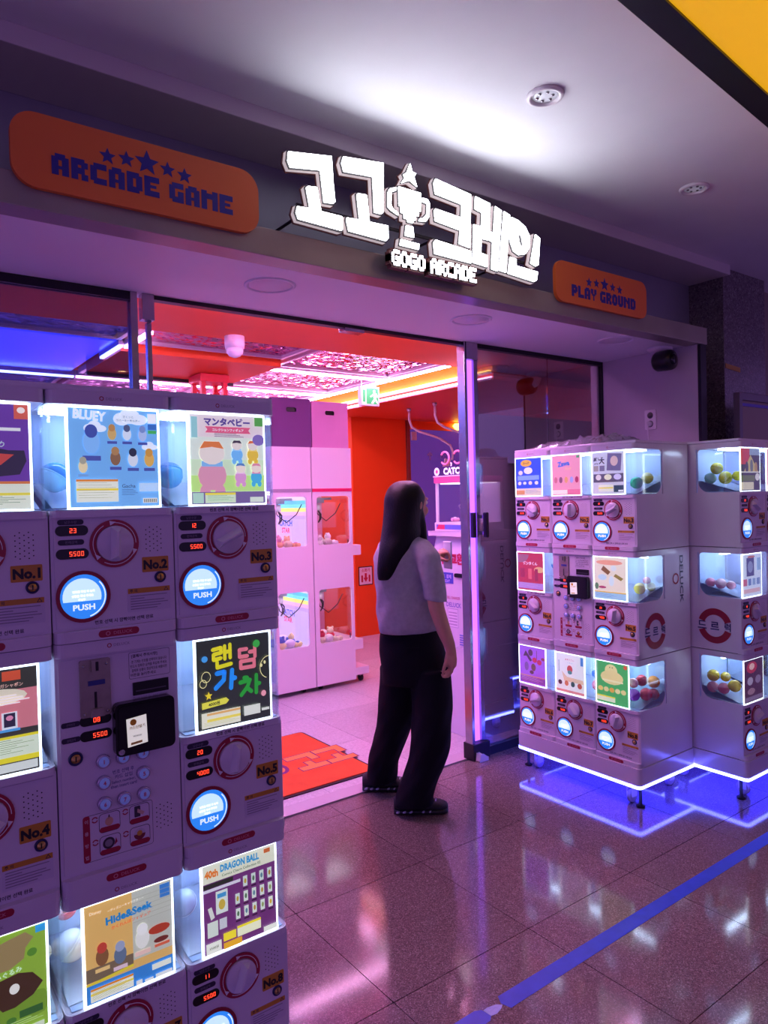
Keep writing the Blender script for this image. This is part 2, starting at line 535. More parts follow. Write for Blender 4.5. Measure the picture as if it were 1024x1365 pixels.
for x, y, w in ((1.402, 2.642, 'left of the door centre'), (2.519, 2.63, 'under the small english lettering'), (3.584, 2.54, 'nearest the security camera')):
    t = thing('soffit_light', 'unlit round light flush in the lilac soffit, ' + w, 'light', (x, y, ZS), 0, 'flush round lights in the soffit')
    MB().lathe([(0.105, 0), (0.105, -0.004), (0.099, -0.007), (0.092, -0.006), (0.09, 0)], (0, 0, 0), M_soffit, n=36).build('rim', t)
    MB().lathe([(0.089, -0.001), (0.085, -0.003)], (0, 0, 0), mat('unlit_diffuser', 'DAD4E0', 0.35), n=36).build('diffuser', t)

# security camera and outlet on the jamb
t = thing('security_camera', 'black domed security camera on the lilac jamb wall', 'camera', (4.11, 2.54, 2.40))
t.scale = (1.5, 1.5, 1.5)
MB().lathe([(0.05, 0), (0.05, -0.012), (0.035, -0.02)], (-0.055, 0, 0.008), M_white_trim, n=20).build('mount', t)
MB().tube([(-0.055, 0, -0.01), (-0.06, -0.01, -0.035), (-0.08, -0.02, -0.055)], 0.024, M_white_trim, 12).build('bracket', t)
MB().lathe([(0.034, 0.03), (0.04, 0.02), (0.042, -0.03), (0.038, -0.045), (0.02, -0.05)], (-0.085, -0.03, -0.055), M_black, 'y', 20).build('housing', t)
MB().lathe([(0.026, -0.051), (0.016, -0.056)], (-0.085, -0.03, -0.055), mat('lens_glass', '050508', 0.05), 'y', 16).build('lens', t)
t = thing('wall_outlet', 'white double wall outlet with a cord on the lilac jamb', 'outlet', (4.11, 2.663, 1.985))
MB().prism(rrect(-0.04, 0.04, -0.062, 0.062, 0.008), -0.008, 0, M_white_trim, 'x').build('plate', t)
for z in (0.027, -0.027):
    MB().lathe([(0.021, -0.009), (0.019, -0.0085), (0.017, -0.004)], (0, 0, z), mat('socket_grey', '8A8090', 0.5), 'x', 18).build('socket', t)
MB().lathe([(0.016, -0.03), (0.017, -0.012), (0.012, -0.006)], (0, 0, -0.027), M_white_trim, 'x', 14).build('plug', t)
MB().tube([(-0.03, 0, -0.027), (-0.035, 0.002, -0.06), (-0.02, 0.004, -0.15), (-0.018, 0, -0.4)], 0.004, M_white_trim, 6).build('cord', t)
# framed panel behind the second machine
t = thing('framed_panel', 'grey framed board standing before the granite column', 'board', (4.36, 2.24, 0))
MB().box(0, 0.035, -0.02, 0.02, 0.0, 2.12, mat('grey_frame', '6E6674', 0.4, 0.3)).box(0.80, 0.835, -0.02, 0.02, 0, 2.12, MATS['grey_frame']).box(0.035, 0.80, -0.02, 0.02, 2.075, 2.12, MATS['grey_frame']).build('frame', t, bev=0.003)
MB().box(0.035, 0.80, -0.005, 0.012, 0.3, 2.075, mat('tan_board', '85705F', 0.35)).build('board_face', t)
MB().box(0.05, 0.79, -0.009, -0.005, 2.04, 2.058, mat('violet_strip', '4A3AC8', 0.4)).build('violet_strip', t)

# ------------------------------------------------------------------ glazing of the front
w1 = tag(put('window_1', None), kind='structure')
MB().box(-1.2, 0.95, YD - 0.005, YD + 0.005, 0.05, 2.375, clear('tinted_glass', (0.5, 0.5, 0.62), 0.07, 0.01, 0.5)).build('pane', w1)
MB().box(-1.2, 0.95, YD - 0.02, YD + 0.02, 2.375, ZS, M_dark).box(-1.2, 0.95, YD - 0.02, YD + 0.02, 0, 0.05, M_dark).box(0.95, 0.978, YD - 0.025, YD + 0.025, 0, ZS, M_steel).build('window_frame', w1)
d1 = tag(put('door_1', None), kind='structure')
MB().box(1.0, 1.05, YD - 0.025, YD + 0.025, 2.30, ZS, M_steel).build('patch_fitting', d1, bev=0.002)
MB().box(0.985, 1.045, YD + 0.03, YD + 0.042, 0.02, 2.36, M_glass).build('door_leaf_glass', d1)
MB().box(1.032, 1.052, YD + 0.022, YD + 0.05, 0.0, 2.30, M_steel).build('door_edge', d1, bev=0.002)
MB().box(1.05, 2.83, YD - 0.012, YD + 0.03, 2.392, ZS, M_dark).build('head_rail', d1)
MB().box(2.02, 2.14, YD - 0.02, YD + 0.04, 2.375, 2.392, M_steel).build('closer_plate', d1, bev=0.002)
MB().box(2.822, 2.842, YD - 0.03, YD + 0.03, 0.0, ZS, M_steel).box(2.905, 2.935, YD - 0.02, YD + 0.04, 0.0, ZS, M_steel).build('jamb_post', d1, bev=0.002)
MB().box(2.842, 2.905, YD - 0.004, YD + 0.006, 0.1, 2.33, mat('violet_light_guide', '6040C0', 0.15, emit=(0.30, 0.08, 1.0), power=2.6)).build('lit_edge', d1)
MB().box(2.83, 2.93, YD - 0.03, YD + 0.04, 2.31, ZS, M_steel).build('patch_fitting', d1, bev=0.002)
MB().box(2.818, 2.95, YD - 0.04, YD + 0.045, 0.0, 0.095, M_dark).build('floor_fitting', d1, bev=0.003)
MB().prism(rrect(2.86, 2.885, 1.285, 1.43, 0.004), YD - 0.034, YD - 0.012, M_black).build('lock_plate', d1)
MB().prism(rrect(2.925, 2.945, 1.285, 1.43, 0.009), YD - 0.075, YD - 0.05, M_black).box(2.928, 2.942, YD - 0.05, YD - 0.02, 1.30, 1.32, M_steel).box(2.928, 2.942, YD - 0.05, YD - 0.02, 1.395, 1.415, M_steel).build('door_handle', d1)
MB().prism([(2.835, 0.004), (2.90, 0.004), (2.90, 0.02), (2.86, 0.045), (2.84, 0.045)], YD - 0.075, YD - 0.042, mat('latch_white', 'D8D4DC', 0.35)).build('floor_latch', d1, bev=0.003)
w2 = tag(put('window_2', None), kind='structure')
MB().box(2.937, 3.556, YD - 0.006, YD + 0.006, 0.05, 2.385, M_glass_dark).build('pane', w2)
MB().box(3.562, 4.098, YD - 0.006, YD + 0.006, 0.05, 2.385, M_glass_dark).build('pane', w2)
MB().box(2.937, 4.11, YD - 0.02, YD + 0.02, 2.385, ZS, M_dark).box(2.95, 4.11, YD - 0.02, YD + 0.02, 0, 0.05, M_dark).box(4.098, 4.11, YD - 0.02, YD + 0.02, 0.05, 2.385, M_dark).build('window_frame', w2)

# ------------------------------------------------------------------ shop interior shell
ZI = 2.62
struct(MB().box(-1.2, 6.3, 3.10, 7.4, ZI, ZI + 0.08, M_orange), 'ceiling_interior')
struct(MB().box(-1.2, 6.3, 3.10, 4.21, 2.55, ZI, M_orange), 'ceiling_entry', bev=0.002)
struct(MB().box(-1.2, 4.42, 7.2, 7.3, 0, ZI, mat('pink_white_wall', 'E8D8E6', 0.5)), 'wall_back')
wo = struct(MB().box(4.43, 5.19, 6.55, 7.3, 0, 2.435, M_orange), 'wall_pillar')
struct(MB().box(6.2, 6.3, 3.05, 7.3, 0, ZI, M_orange), 'wall_side')
struct(MB().box(3.52, 6.2, 3.62, 3.66, 0, 2.1, mat('dark_backing', '4C4A46', 0.6)), 'wall_added_backing')  # added dark backing so reflections show in the side glass
struct(MB().box(4.06, 6.2, 4.0, 7.2, 2.435, 2.50, mat('brick_orange_paint', 'F0501E', 0.5)), 'ceiling_bulkhead')
bt = struct(MB().box(4.05, 4.10, 4.0, 7.2, 2.50, ZI, mat('yellow_cove_paint', 'FFB020', 0.5)), 'trim_5')
MB().box(4.032, 4.05, 4.0, 7.2, 2.435, 2.45, M_white_trim).box(4.032, 4.05, 4.0, 7.2, 2.485, 2.50, M_white_trim).build('rail', bt)
MB().box(4.034, 4.046, 4.0, 7.2, 2.452, 2.462, glow('pink_led_soft', (1.0, 0.42, 0.86), 12)).build('led_strip', bt)
MB().box(4.02, 4.032, 4.0, 7.2, 2.502, 2.51, glow('amber_led', (1.0, 0.55, 0.06), 7)).build('led_strip', bt)

CE = bpy.data.objects['ceiling_interior']
def panel(x0, x1, y0, y1, m, z=2.60):
    MB().box(x0, x1, y0, y1, z, z + 0.018, m).build('ripple_panel', CE)
    MB().box(x0 - 0.03, x0, y0 - 0.03, y1 + 0.03, z - 0.02, ZI, M_white_trim).box(x1, x1 + 0.03, y0 - 0.03, y1 + 0.03, z - 0.02, ZI, M_white_trim).box(x0, x1, y0 - 0.03, y0, z - 0.02, ZI, M_white_trim).box(x0, x1, y1, y1 + 0.03, z - 0.02, ZI, M_white_trim).build('panel_frame', CE)
def strip(x0, x1, y0, y1, m, z=2.55):
    MB().box(x0, x1, y0, y1, z, z + 0.014, m).build('led_strip', CE)
    MB().box(x0 - 0.004, x1 + 0.004, y0 - 0.004, y1 + 0.004, z + 0.014, 2.605, M_white_trim).build('led_channel', CE)
panel(2.70, 3.76, 4.26, 4.98, M_ripple)
panel(1.50, 2.58, 4.26, 4.72, M_ripple)
panel(2.70, 3.76, 5.14, 5.96, M_ripple)
panel(1.50, 2.58, 5.74, 6.0, M_ripple)
panel(1.50, 2.58, 6.14, 6.96, M_ripple)
panel(2.70, 3.76, 6.14, 6.96, M_ripple)
struct(MB().box(1.44, 2.62, 4.80, 5.66, 2.535, ZI, M_orange).box(1.44, 2.62, 5.64, 5.66, 2.51, 2.535, M_dark), 'ceiling_drop')
strip(2.66, 3.83, 5.02, 5.05, M_pink); strip(3.79, 3.82, 4.23, 5.02, M_pink)
strip(1.46, 3.83, 6.03, 6.06, M_pink); strip(3.79, 3.82, 5.07, 6.02, M_pink)
strip(3.79, 3.82, 6.08, 7.0, M_pink); strip(1.46, 3.83, 7.02, 7.05, M_pink)
strip(1.455, 1.485, 4.30, 4.78, M_pink)
M_bled = glow('blue_led', (0.2, 0.28, 1.0), 20)
panel(0.2, 1.38, 4.26, 4.66, M_ripple_bluelit); panel(-1.1, 0.1, 4.26, 4.66, M_ripple_bluelit)
panel(0.2, 1.38, 6.14, 6.96, M_ripple_bluelit); panel(-1.1, 0.1, 6.14, 6.96, M_ripple_bluelit)
MB().box(-1.1, 1.40, 4.76, 5.98, 2.585, ZI - 0.01, mat('blue_light_panel', '0A0E60', 0.2, emit=(0.03, 0.05, 1.0), power=2.6)).build('light_panel', CE)
strip(-1.1, 1.44, 6.04, 6.07, M_bled); strip(0.135, 0.16, 6.10, 7.0, M_bled); strip(1.415, 1.44, 4.75, 5.2, M_bled)
# added lamps, unseen behind the door head, to light the shop
t = thing('added_batten', 'added pink fill lamp, unseen behind the door head', 'light', (1.2, 3.2, 2.52))
MB().box(0, 2.3, 0, 0.09, 0.015, 0.03, M_white_trim).build('housing', t)
MB().box(0.02, 2.28, 0.01, 0.08, 0.0, 0.015, glow('pink_fill_glow', (1.0, 0.40, 0.92), 100)).build('diffuser', t)

t = thing('added_batten', 'added blue fill lamp, unseen behind the fixed glass head', 'light', (-1.0, 3.2, 2.52))  # second added lamp, gives the steel panels a blue room to mirror
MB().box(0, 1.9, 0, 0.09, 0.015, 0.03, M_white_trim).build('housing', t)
MB().box(0.02, 1.88, 0.01, 0.08, 0.0, 0.015, glow('blue_fill_glow', (0.08, 0.2, 1.0), 45)).build('diffuser', t)

# back glass door, exit sign, hose pipes
d2 = tag(put('door_2', None), kind='structure')
MB().box(5.195, 5.24, 6.53, 6.57, 0, 2.43, M_steel).box(5.24, 6.2, 6.53, 6.57, 2.33, 2.43, M_orange).build('door_frame', d2)
MB().box(5.24, 6.2, 6.545, 6.555, 0.02, 2.33, mat('purple_reflection_glass', (0.06, 0.02, 0.2), 0.06, emit=(0.16, 0.06, 0.5), power=0.35)).build('pane', d2)  # purple reflection put into the pane as colour and glow
g = MB()
for k in range(1):
    g.flat([(5.50, 2.03), (5.545, 2.075), (5.59, 2.03), (5.575, 2.02), (5.553, 2.042), (5.553, 1.97), (5.537, 1.97), (5.537, 2.042), (5.515, 2.02)], 6.543, paint('B8A8E8'))
g.text('EXIT', 5.78, 2.02, 0.05, paint('8878C0'), 6.543)
g.build('arrow_sticker', d2)
MB().box(5.26, 5.33, 6.52, 6.545, 2.2, 2.3, M_white_trim).build('patch_fitting', d2)
MB().lathe([(0.03, 0), (0.05, -0.03), (0.01, -0.09)], (5.95, 6.50, 2.42), glow('amber_reflection', (1, 0.5, 0.05), 10), n=12).build('yellow_reflection', d2)  # glowing shape for the yellow light reflected at the door header
t = thing('exit_sign', 'green and white running-man exit sign on the yellow cove', 'sign', (3.665, 5.125, 2.41), PI / 2)
MB().box(0.005, 0.013, -0.08, -0.072, 0.1, 0.2, M_white_trim).box(0.005, 0.013, 0.072, 0.08, 0.1, 0.2, M_white_trim).build('hanger', t)
MB().box(-0.012, 0.03, -0.1, 0.1, -0.07, 0.1, M_white_trim).build('housing', t, bev=0.004)
g = MB().flat(rrect(-0.088, 0.088, -0.055, 0.085, 0.01), -0.0125, ink('E8F8EC'), 'x')
g.flat([(-0.088, -0.055), (0.04, -0.055), (0.04, 0.085), (-0.088, 0.085)], -0.0127, mat('exit_green', '1E9E58', 0.4, emit='28C070', power=0.5), 'x')
W = ink('E8F8EC')
g.flat(circ(-0.045, 0.058, 0.013, 10), -0.0129, W, 'x')
for pl in ([(-0.07, 0.04), (-0.04, 0.045), (-0.035, 0.0), (-0.065, 0.0)], [(-0.065, 0.0), (-0.045, 0.0), (-0.01, -0.045), (-0.03, -0.05)], [(-0.06, 0.0), (-0.045, -0.01), (-0.075, -0.05), (-0.085, -0.04)], [(-0.04, 0.04), (0.0, 0.015), (-0.005, 0.005), (-0.04, 0.025)], [(-0.07, 0.04), (-0.085, 0.015), (-0.08, 0.005), (-0.065, 0.025)]):
    g.flat(pl, -0.0129, W, 'x')
g.flat([(0.05, -0.04), (0.08, -0.04), (0.08, 0.07), (0.05, 0.07)], -0.0127, MATS['exit_green'], 'x')
g.build('pictogram', t)
def hose(px, y, dx, lab, tagged):
    t = thing('hanging_hose', lab, 'hose', (px, y, 2.435), 0, 'white hoses hung from the bulkhead')
    MB().lathe([(0.022, 0.0), (0.022, -0.02), (0.014, -0.03)], (0, 0, 0), M_white_trim, n=12).build('collar', t)
    p = [(0, 0, -0.02), (0, 0, -0.12), (0.02, -0.01, -0.19), (0.09, -0.03, -0.235), (0.2, -0.05, -0.265), (0.3, -0.07, -0.30), (0.40, -0.1, -0.37), (0.43, -0.1, -0.44), (0.42, -0.1, -0.52)]
    MB().tube([(a * dx, b, c) for a, b, c in p], 0.012, M_white_trim, 8).build('pipe', t)
    if tagged:
        MB().prism([(0.31, -0.70), (0.385, -0.71), (0.46, -0.52), (0.38, -0.51)], -0.105, -0.095, M_white_trim).build('tag', t)
hose(4.568, 5.70, 1.15, 'white bent hose with a paper tag under the bulkhead', True)
hose(4.516, 5.24, 1.05, 'white bent hose without a tag, next to the door post', False)
# white dome sensor on the entry ceiling, fire notice, red lattice column
t = thing('dome_sensor', 'white dome sensor under the orange entry ceiling', 'sensor', (1.93, 4.12, 2.55))
MB().lathe([(0.062, 0), (0.062, -0.05), (0.058, -0.075)], (0, 0, 0), M_white_trim, n=24).build('housing', t)
MB().lathe([(0.054, -0.076), (0.05, -0.1), (0.036, -0.12), (0.012, -0.13)], (0, 0, 0), mat('dome_white', 'E8E0EA', 0.25), n=24).build('dome', t)
t = thing('fire_notice', 'small red and white fire extinguisher notice on orange wall', 'notice', (4.57, 6.55, 0.672))
MB().prism(rrect(-0.095, 0.095, -0.105, 0.105, 0.006), -0.004, 0, mat('notice_edge', '3A2020', 0.5)).build('backing', t)
g = MB().flat(rrect(-0.085, 0.085, -0.095, 0.095, 0.004), -0.0045, paint('F4E4EA')).text('소화기', 0, 0.062, 0.04, paint('C8183C'), -0.005, 0.02)
for x in (-0.05, 0.05):
    g.flat(rrect(x - 0.012, x + 0.012, -0.07, 0.01, 0.01), -0.005, paint('C8183C'))
g.flat([(-0.014, 0.03), (0.014, 0.03), (0.014, -0.02), (0.032, -0.02), (0, -0.07), (-0.032, -0.02), (-0.014, -0.02)], -0.005, paint('C8183C')).build('print', t)
t = thing('lattice_column', 'red metal lattice column hanging from the shop ceiling', 'column', (2.30, 5.40, 0))
M_red = mat('red_metal', 'F0283C', 0.4)
g = MB()
for sx in (-0.09, 0.09):
    for sy in (-0.09, 0.09):
        MB().box(sx - 0.018, sx + 0.018, sy - 0.018, sy + 0.018, 0, 2.535, M_red).build('post', t)
for z in [0.2 + 0.3 * k for k in range(8)]:
    for a, b in (((-0.09, -0.09), (0.09, -0.09)), ((0.09, -0.09), (0.09, 0.09)), ((0.09, 0.09), (-0.09, 0.09)), ((-0.09, 0.09), (-0.09, -0.09))):
        g.tube([(a[0], a[1], z), (b[0], b[1], z + 0.15)], 0.008, M_red, 6).tube([(b[0], b[1], z + 0.15), (a[0], a[1], z + 0.3)], 0.008, M_red, 6)
g.build('bracing', t)
MB().box(-0.12, 0.12, -0.12, 0.12, 2.47, 2.53, M_red).build('cap_plate', t, bev=0.003)

# ------------------------------------------------------------------ shop signs
M_letter = glow('lit_white_face', (0.90, 0.94, 1.0), SIGN_POWER)
M_return = mat('lit_letter_side', 'B8A8AC', 0.5, emit=(1.0, 0.86, 0.88), power=0.38)
M_halo = mat('letter_backing', '6A3A38', 0.5)
M_edge = mat('letter_edge', '2A2228', 0.5)
LET = {
 '고': [[(1.289, 2.776), (1.477, 2.807), (1.483, 2.705), (1.489, 2.636), (1.479, 2.627), (1.434, 2.623), (1.422, 2.738), (1.295, 2.716), (1.284, 2.740)],
       [(1.32, 2.588), (1.372, 2.592), (1.358, 2.663), (1.367, 2.672), (1.406, 2.677), (1.412, 2.673), (1.425, 2.592), (1.514, 2.593), (1.52, 2.588), (1.518, 2.537), (1.508, 2.533), (1.323, 2.538), (1.313, 2.562)]],
 '고2': [[(1.526, 2.820), (1.719, 2.844), (1.714, 2.647), (1.703, 2.636), (1.664, 2.636), (1.661, 2.773), (1.526, 2.759), (1.516, 2.792)],
        [(1.535, 2.593), (1.593, 2.597), (1.583, 2.69), (1.59, 2.697), (1.63, 2.701), (1.636, 2.696), (1.644, 2.599), (1.734, 2.602), (1.735, 2.548), (1.722, 2.535), (1.542, 2.539), (1.532, 2.58)]],
 '크': [[(1.985, 2.849), (2.189, 2.829), (2.176, 2.593), (2.108, 2.6), (2.118, 2.658), (1.977, 2.669), (1.972, 2.713), (1.981, 2.725), (2.125, 2.718), (2.13, 2.771), (1.981, 2.781), (1.973, 2.827)],
       [(1.977, 2.596), (2.183, 2.585), (2.181, 2.528), (1.969, 2.532), (1.965, 2.579)]],
 '레': [[(2.212, 2.828), (2.305, 2.816), (2.299, 2.695), (2.291, 2.648), (2.246, 2.648), (2.242, 2.588), (2.28, 2.585), (2.278, 2.529), (2.188, 2.534), (2.197, 2.704), (2.244, 2.704), (2.25, 2.762), (2.206, 2.769)],
       [(2.332, 2.812), (2.376, 2.801), (2.342, 2.521), (2.299, 2.525), (2.311, 2.646), (2.286, 2.651), (2.292, 2.693), (2.318, 2.692)],
       [(2.387, 2.802), (2.429, 2.792), (2.396, 2.524), (2.349, 2.527)]],
 '인': [[(2.434, 2.786), (2.482, 2.781), (2.53, 2.76), (2.56, 2.721), (2.557, 2.666), (2.526, 2.63), (2.481, 2.618), (2.443, 2.63), (2.425, 2.668), (2.423, 2.726)],
       [(2.594, 2.74), (2.629, 2.726), (2.615, 2.596), (2.596, 2.586), (2.556, 2.596)],
       [(2.421, 2.605), (2.465, 2.601), (2.464, 2.572), (2.609, 2.567), (2.6, 2.522), (2.582, 2.512), (2.405, 2.523)]]}
IN_HOLE = [(2.474, 2.724), (2.502, 2.712), (2.512, 2.668), (2.494, 2.662), (2.484, 2.68)]
TROPHY = dict(star=[(1.852, 2.877), (1.864, 2.846), (1.885, 2.843), (1.874, 2.825), (1.887, 2.787), (1.849, 2.803), (1.802, 2.783), (1.821, 2.811), (1.813, 2.822), (1.833, 2.838)],
 cup=[(1.788, 2.770), (1.907, 2.770), (1.905, 2.69), (1.893, 2.69), (1.893, 2.668), (1.877, 2.668), (1.877, 2.648), (1.862, 2.648), (1.862, 2.634), (1.830, 2.634), (1.830, 2.645), (1.812, 2.645), (1.812, 2.664), (1.797, 2.664), (1.797, 2.69), (1.788, 2.69)],
 stem=[(1.822, 2.622), (1.861, 2.624), (1.866, 2.577), (1.815, 2.577)], base=[(1.793, 2.562), (1.892, 2.560), (1.889, 2.532), (1.787, 2.533)],
 handle=[(1.781, 2.764), (1.745, 2.753), (1.734, 2.736), (1.731, 2.674), (1.748, 2.662), (1.787, 2.65), (1.785, 2.666), (1.76, 2.675), (1.753, 2.689), (1.756, 2.735), (1.78, 2.747)],
 handle2=[(1.91, 2.753), (1.942, 2.753), (1.954, 2.738), (1.95, 2.679), (1.931, 2.655), (1.889, 2.65), (1.893, 2.665), (1.918, 2.675), (1.933, 2.692), (1.936, 2.73), (1.909, 2.733)])
def grow(poly, d):
    cx = sum(p[0] for p in poly) / len(poly); cz = sum(p[1] for p in poly) / len(poly)
    n = len(poly); out = []
    area = sum(poly[i][0] * poly[(i + 1) % n][1] - poly[(i + 1) % n][0] * poly[i][1] for i in range(n))
    sg = 1 if area > 0 else -1
    for i in range(n):
        a, b, c = (Vector(poly[i - 1]), Vector(poly[i]), Vector(poly[(i + 1) % n]))
        e1, e2 = (b - a).normalized(), (c - b).normalized()
        nn = Vector((e1.y + e2.y, -e1.x - e2.x)) * sg
        nn = nn.normalized() if nn.length > 1e-6 else Vector((e1.y, -e1.x)) * sg
        out.append((b.x + nn.x * d, b.y + nn.y * d))
    return out
SX, SZ, SY = 1.96, 2.49, 2.30
ss = thing('shop_sign', 'glowing white Korean block lettering with a trophy over the door', 'sign', (SX, SY, SZ))
def rel(p):
    return [(a - SX, b - SZ) for a, b in p]
def letter(name, polys, holes=()):
    front, side, back = MB(), MB(), MB()
    for i, p in enumerate(polys):
        h = [rel(holes)] if (holes and i == 0) else []
        front.prism(rel(grow(p, -0.004)), -0.036, -0.031, M_letter, holes=h)
        side.prism(rel(grow(p, 0.003)), -0.031, -0.026, M_edge)
        back.prism(rel(grow(p, 0.003)), -0.026, -0.006, M_return)
        back.prism(rel(grow(p, 0.008)), -0.006, 0.0, M_halo)
    o = back.build(name, ss)
    front.build('lit_face', o)
    side.build('edge_band', o)
    return o
for k, p in LET.items():
    letter('letter', p, IN_HOLE if k == '인' else ())
tr = letter('trophy', list(TROPHY.values()))
for cells in glyph_cells('GOGO ARCADE', 1.738 - SX, 2.195 - SX, 2.446 - SZ, 2.506 - SZ, SMALL):
  f, b2, b3 = MB(), MB(), MB()
  for a, b, c, d in cells:
    f.box(a + 0.0008, b - 0.0008, -0.050, -0.045, c, d, M_letter)
    b2.box(a - 0.002, b + 0.002, -0.045, -0.041, c - 0.002, d + 0.002, M_edge)
    b3.box(a - 0.008, b + 0.008, -0.041, -0.012, c - 0.008, d + 0.008, M_halo)
  o = b3.build('small_letter', ss); f.build('lit_face', o); b2.build('edge_band', o)
MB().box(1.34 - SX, 2.60 - SX, 0.0, 0.008, 2.602 - SZ, 2.614 - SZ, M_dark).build('mounting_rail', ss)
for x in (1.4, 2.0, 2.5):
    MB().box(x - SX - 0.004, x - SX + 0.004, 0.008, 0.398, 2.604 - SZ, 2.612 - SZ, M_dark).build('bracket', ss)
def side_sign(x0, x1, z0, z1, r, word, tx0, tx1, tz0, tz1, stars, label):
    t = thing('name_sign', label, 'sign', (x0, 2.318, z0))
    MB().prism(rrect(0, x1 - x0, 0, z1 - z0, r, 8), -0.018, 0, mat('orange_sign_board', 'E8702E', 0.45, noise=(3, 0.05))).build('board', t)
    g = MB()
    navy = paint('28208A')
    for cells in glyph_cells(word, tx0 - x0, tx1 - x0, tz0 - z0, tz1 - z0):
        g = MB()
        for a, b, c, d in cells:
            g.box(a, b, -0.0192, -0.018, c, d, navy)
        g.build('letter', t)
    for sx, sz, sr in stars:
        MB().prism(starpts(sx - x0, sz - z0, sr), -0.0195, -0.018, navy).build('star', t)
side_sign(0.395, 1.185, 2.462, 2.682, 0.07, 'ARCADE GAME', 0.505, 1.085, 2.513, 2.576, [(0.668, 2.606, 0.026), (0.726, 2.612, 0.026), (0.791, 2.617, 0.040), (0.858, 2.612, 0.026), (0.915, 2.606, 0.026)], 'orange rounded sign reading ARCADE GAME in navy beneath five stars')
side_sign(2.775, 3.528, 2.468, 2.668, 0.055, 'PLAY GROUND', 2.893, 3.424, 2.505, 2.563, [(3.03, 2.592, 0.024), (3.09, 2.596, 0.024), (3.157, 2.60, 0.034), (3.225, 2.596, 0.024), (3.285, 2.592, 0.024)], 'orange rounded sign reading PLAY GROUND in navy beneath five stars')

# ------------------------------------------------------------------ capsule machines
UW, UH, DEP, NB = 0.2585, 0.52, 0.446, 0.2
M_shell = mat('lilac_white_plastic', 'DCD2E2', 0.2, noise=(9, 0.03))
M_shell_in = mat('window_lining', 'B4CCF2', 0.4)
M_clearbox = clear('clear_plastic', (0.93, 0.96, 1.0), 0.04, 0.06, 0.45)
M_wled = glow('window_led', (0.62, 0.8, 1.0), WINDOW_LED * 6)
M_bar = glow('poster_light', (0.82, 0.93, 1.0), WINDOW_LED)
M_crim = mat('crimson_plastic', '9C1838', 0.35)
M_red_ring = mat('red_print', 'A81C3C', 0.35)
M_navy = paint('1C1C58', 0.35)
M_led7 = mat('led_digit', 'FF2010', 0.4, emit=(1, 0.05, 0.02), power=2.6)
M_num = mat('amber_label', 'C98A2C', 0.45)
M_txt = paint('2C2440')
M_greytxt = paint('8C8098')
M_brass = mat('brass', 'C8A060', 0.3, 0.9)
M_wh = paint('F0ECF4')
MESH = {}
def once(key, fn):
    """Build a shared mesh once; returns mesh data for copies."""
    if key not in MESH:
        o = fn().build(key)
        MESH[key] = o.data
        bpy.data.objects.remove(o)
    return MESH[key]
def front_round(y0, y1, x0=0.0015, x1=UW - 0.0015, r=0.018):
    return rrect(x0, x1, y0, y1, r, 4, (1, 1, 0, 0))
def unit_body():
    g = MB()
    x0, x1 = 0.0015, UW - 0.0015
    g.box(x0, x1, 0.0, DEP, 0.003, 0.262, M_shell)                       # face block
    g.prism(front_round(-0.017, 0.02), 0.001, 0.024, M_shell, 'z')       # bottom lip
    g.prism(front_round(-0.010, 0.02), 0.258, 0.273, M_shell, 'z')       # ledge under the window
    g.box(x0, x1, 0.02, DEP, 0.262, 0.273, M_shell)
    g.prism(front_round(-0.013, DEP), 0.491, 0.519, M_shell, 'z')        # header
    g.box(x0, x1, 0.222, DEP, 0.273, 0.491, M_shell)
    g.box(x0 + 0.004, x1 - 0.004, 0.212, 0.222, 0.273, 0.491, M_shell_in)
    g.prism([(x0 + 0.012, 0.274), (x1 - 0.012, 0.274), (x1 - 0.012, 0.276), (x0 + 0.012, 0.276)], 0.0, 0.21, M_shell_in)
    g.add([(x0 + 0.01, 0.02, 0.278), (x1 - 0.01, 0.02, 0.278), (x1 - 0.01, 0.21, 0.335), (x0 + 0.01, 0.21, 0.335)], [(0, 1, 2, 3)], mat('chute_grey', '9AA6C0', 0.25))
    for x in (x0, x1 - 0.003):                                           # rounded back corners of the side windows
        r = 0.06
        c = (0.212 - r, 0.273 + r)
        P = [(0.214, 0.273)] + [(c[0] + r * math.sin(a), c[1] - r * math.cos(a)) for a in [PI / 2 * k / 6 for k in range(6, -1, -1)]]
        g.prism(P, x, x + 0.003, M_shell, 'x')
        r = 0.02
        c = (0.212 - r, 0.491 - r)
        P = [(0.214, 0.491)] + [(c[0] + r * math.sin(a), c[1] + r * math.cos(a)) for a in [PI / 2 * k / 4 for k in range(5)]]
        g.prism(P, x, x + 0.003, M_shell, 'x')
    g.box(0.008, UW - 0.008, -0.0022, 0.001, 0.030, 0.254, M_shell)      # proud face plate
    return g
def window_shell():
    def path(d, r):
        x0, x1, y0 = 0.003 + d, UW - 0.003 - d, -0.011 + d
        P = [(x0, 0.212)]
        P += [(x0 + r - r * math.cos(a), y0 + r - r * math.sin(a)) for a in [PI / 2 * k / 5 for k in range(6)]]
        P += [(x1 - r + r * math.sin(a), y0 + r - r * math.cos(a)) for a in [PI / 2 * k / 5 for k in range(6)]]
        return P + [(x1, 0.212)]
    return MB().prism(path(0, 0.022) + list(reversed(path(0.0022, 0.020))), 0.2735, 0.4905, M_clearbox, 'z')
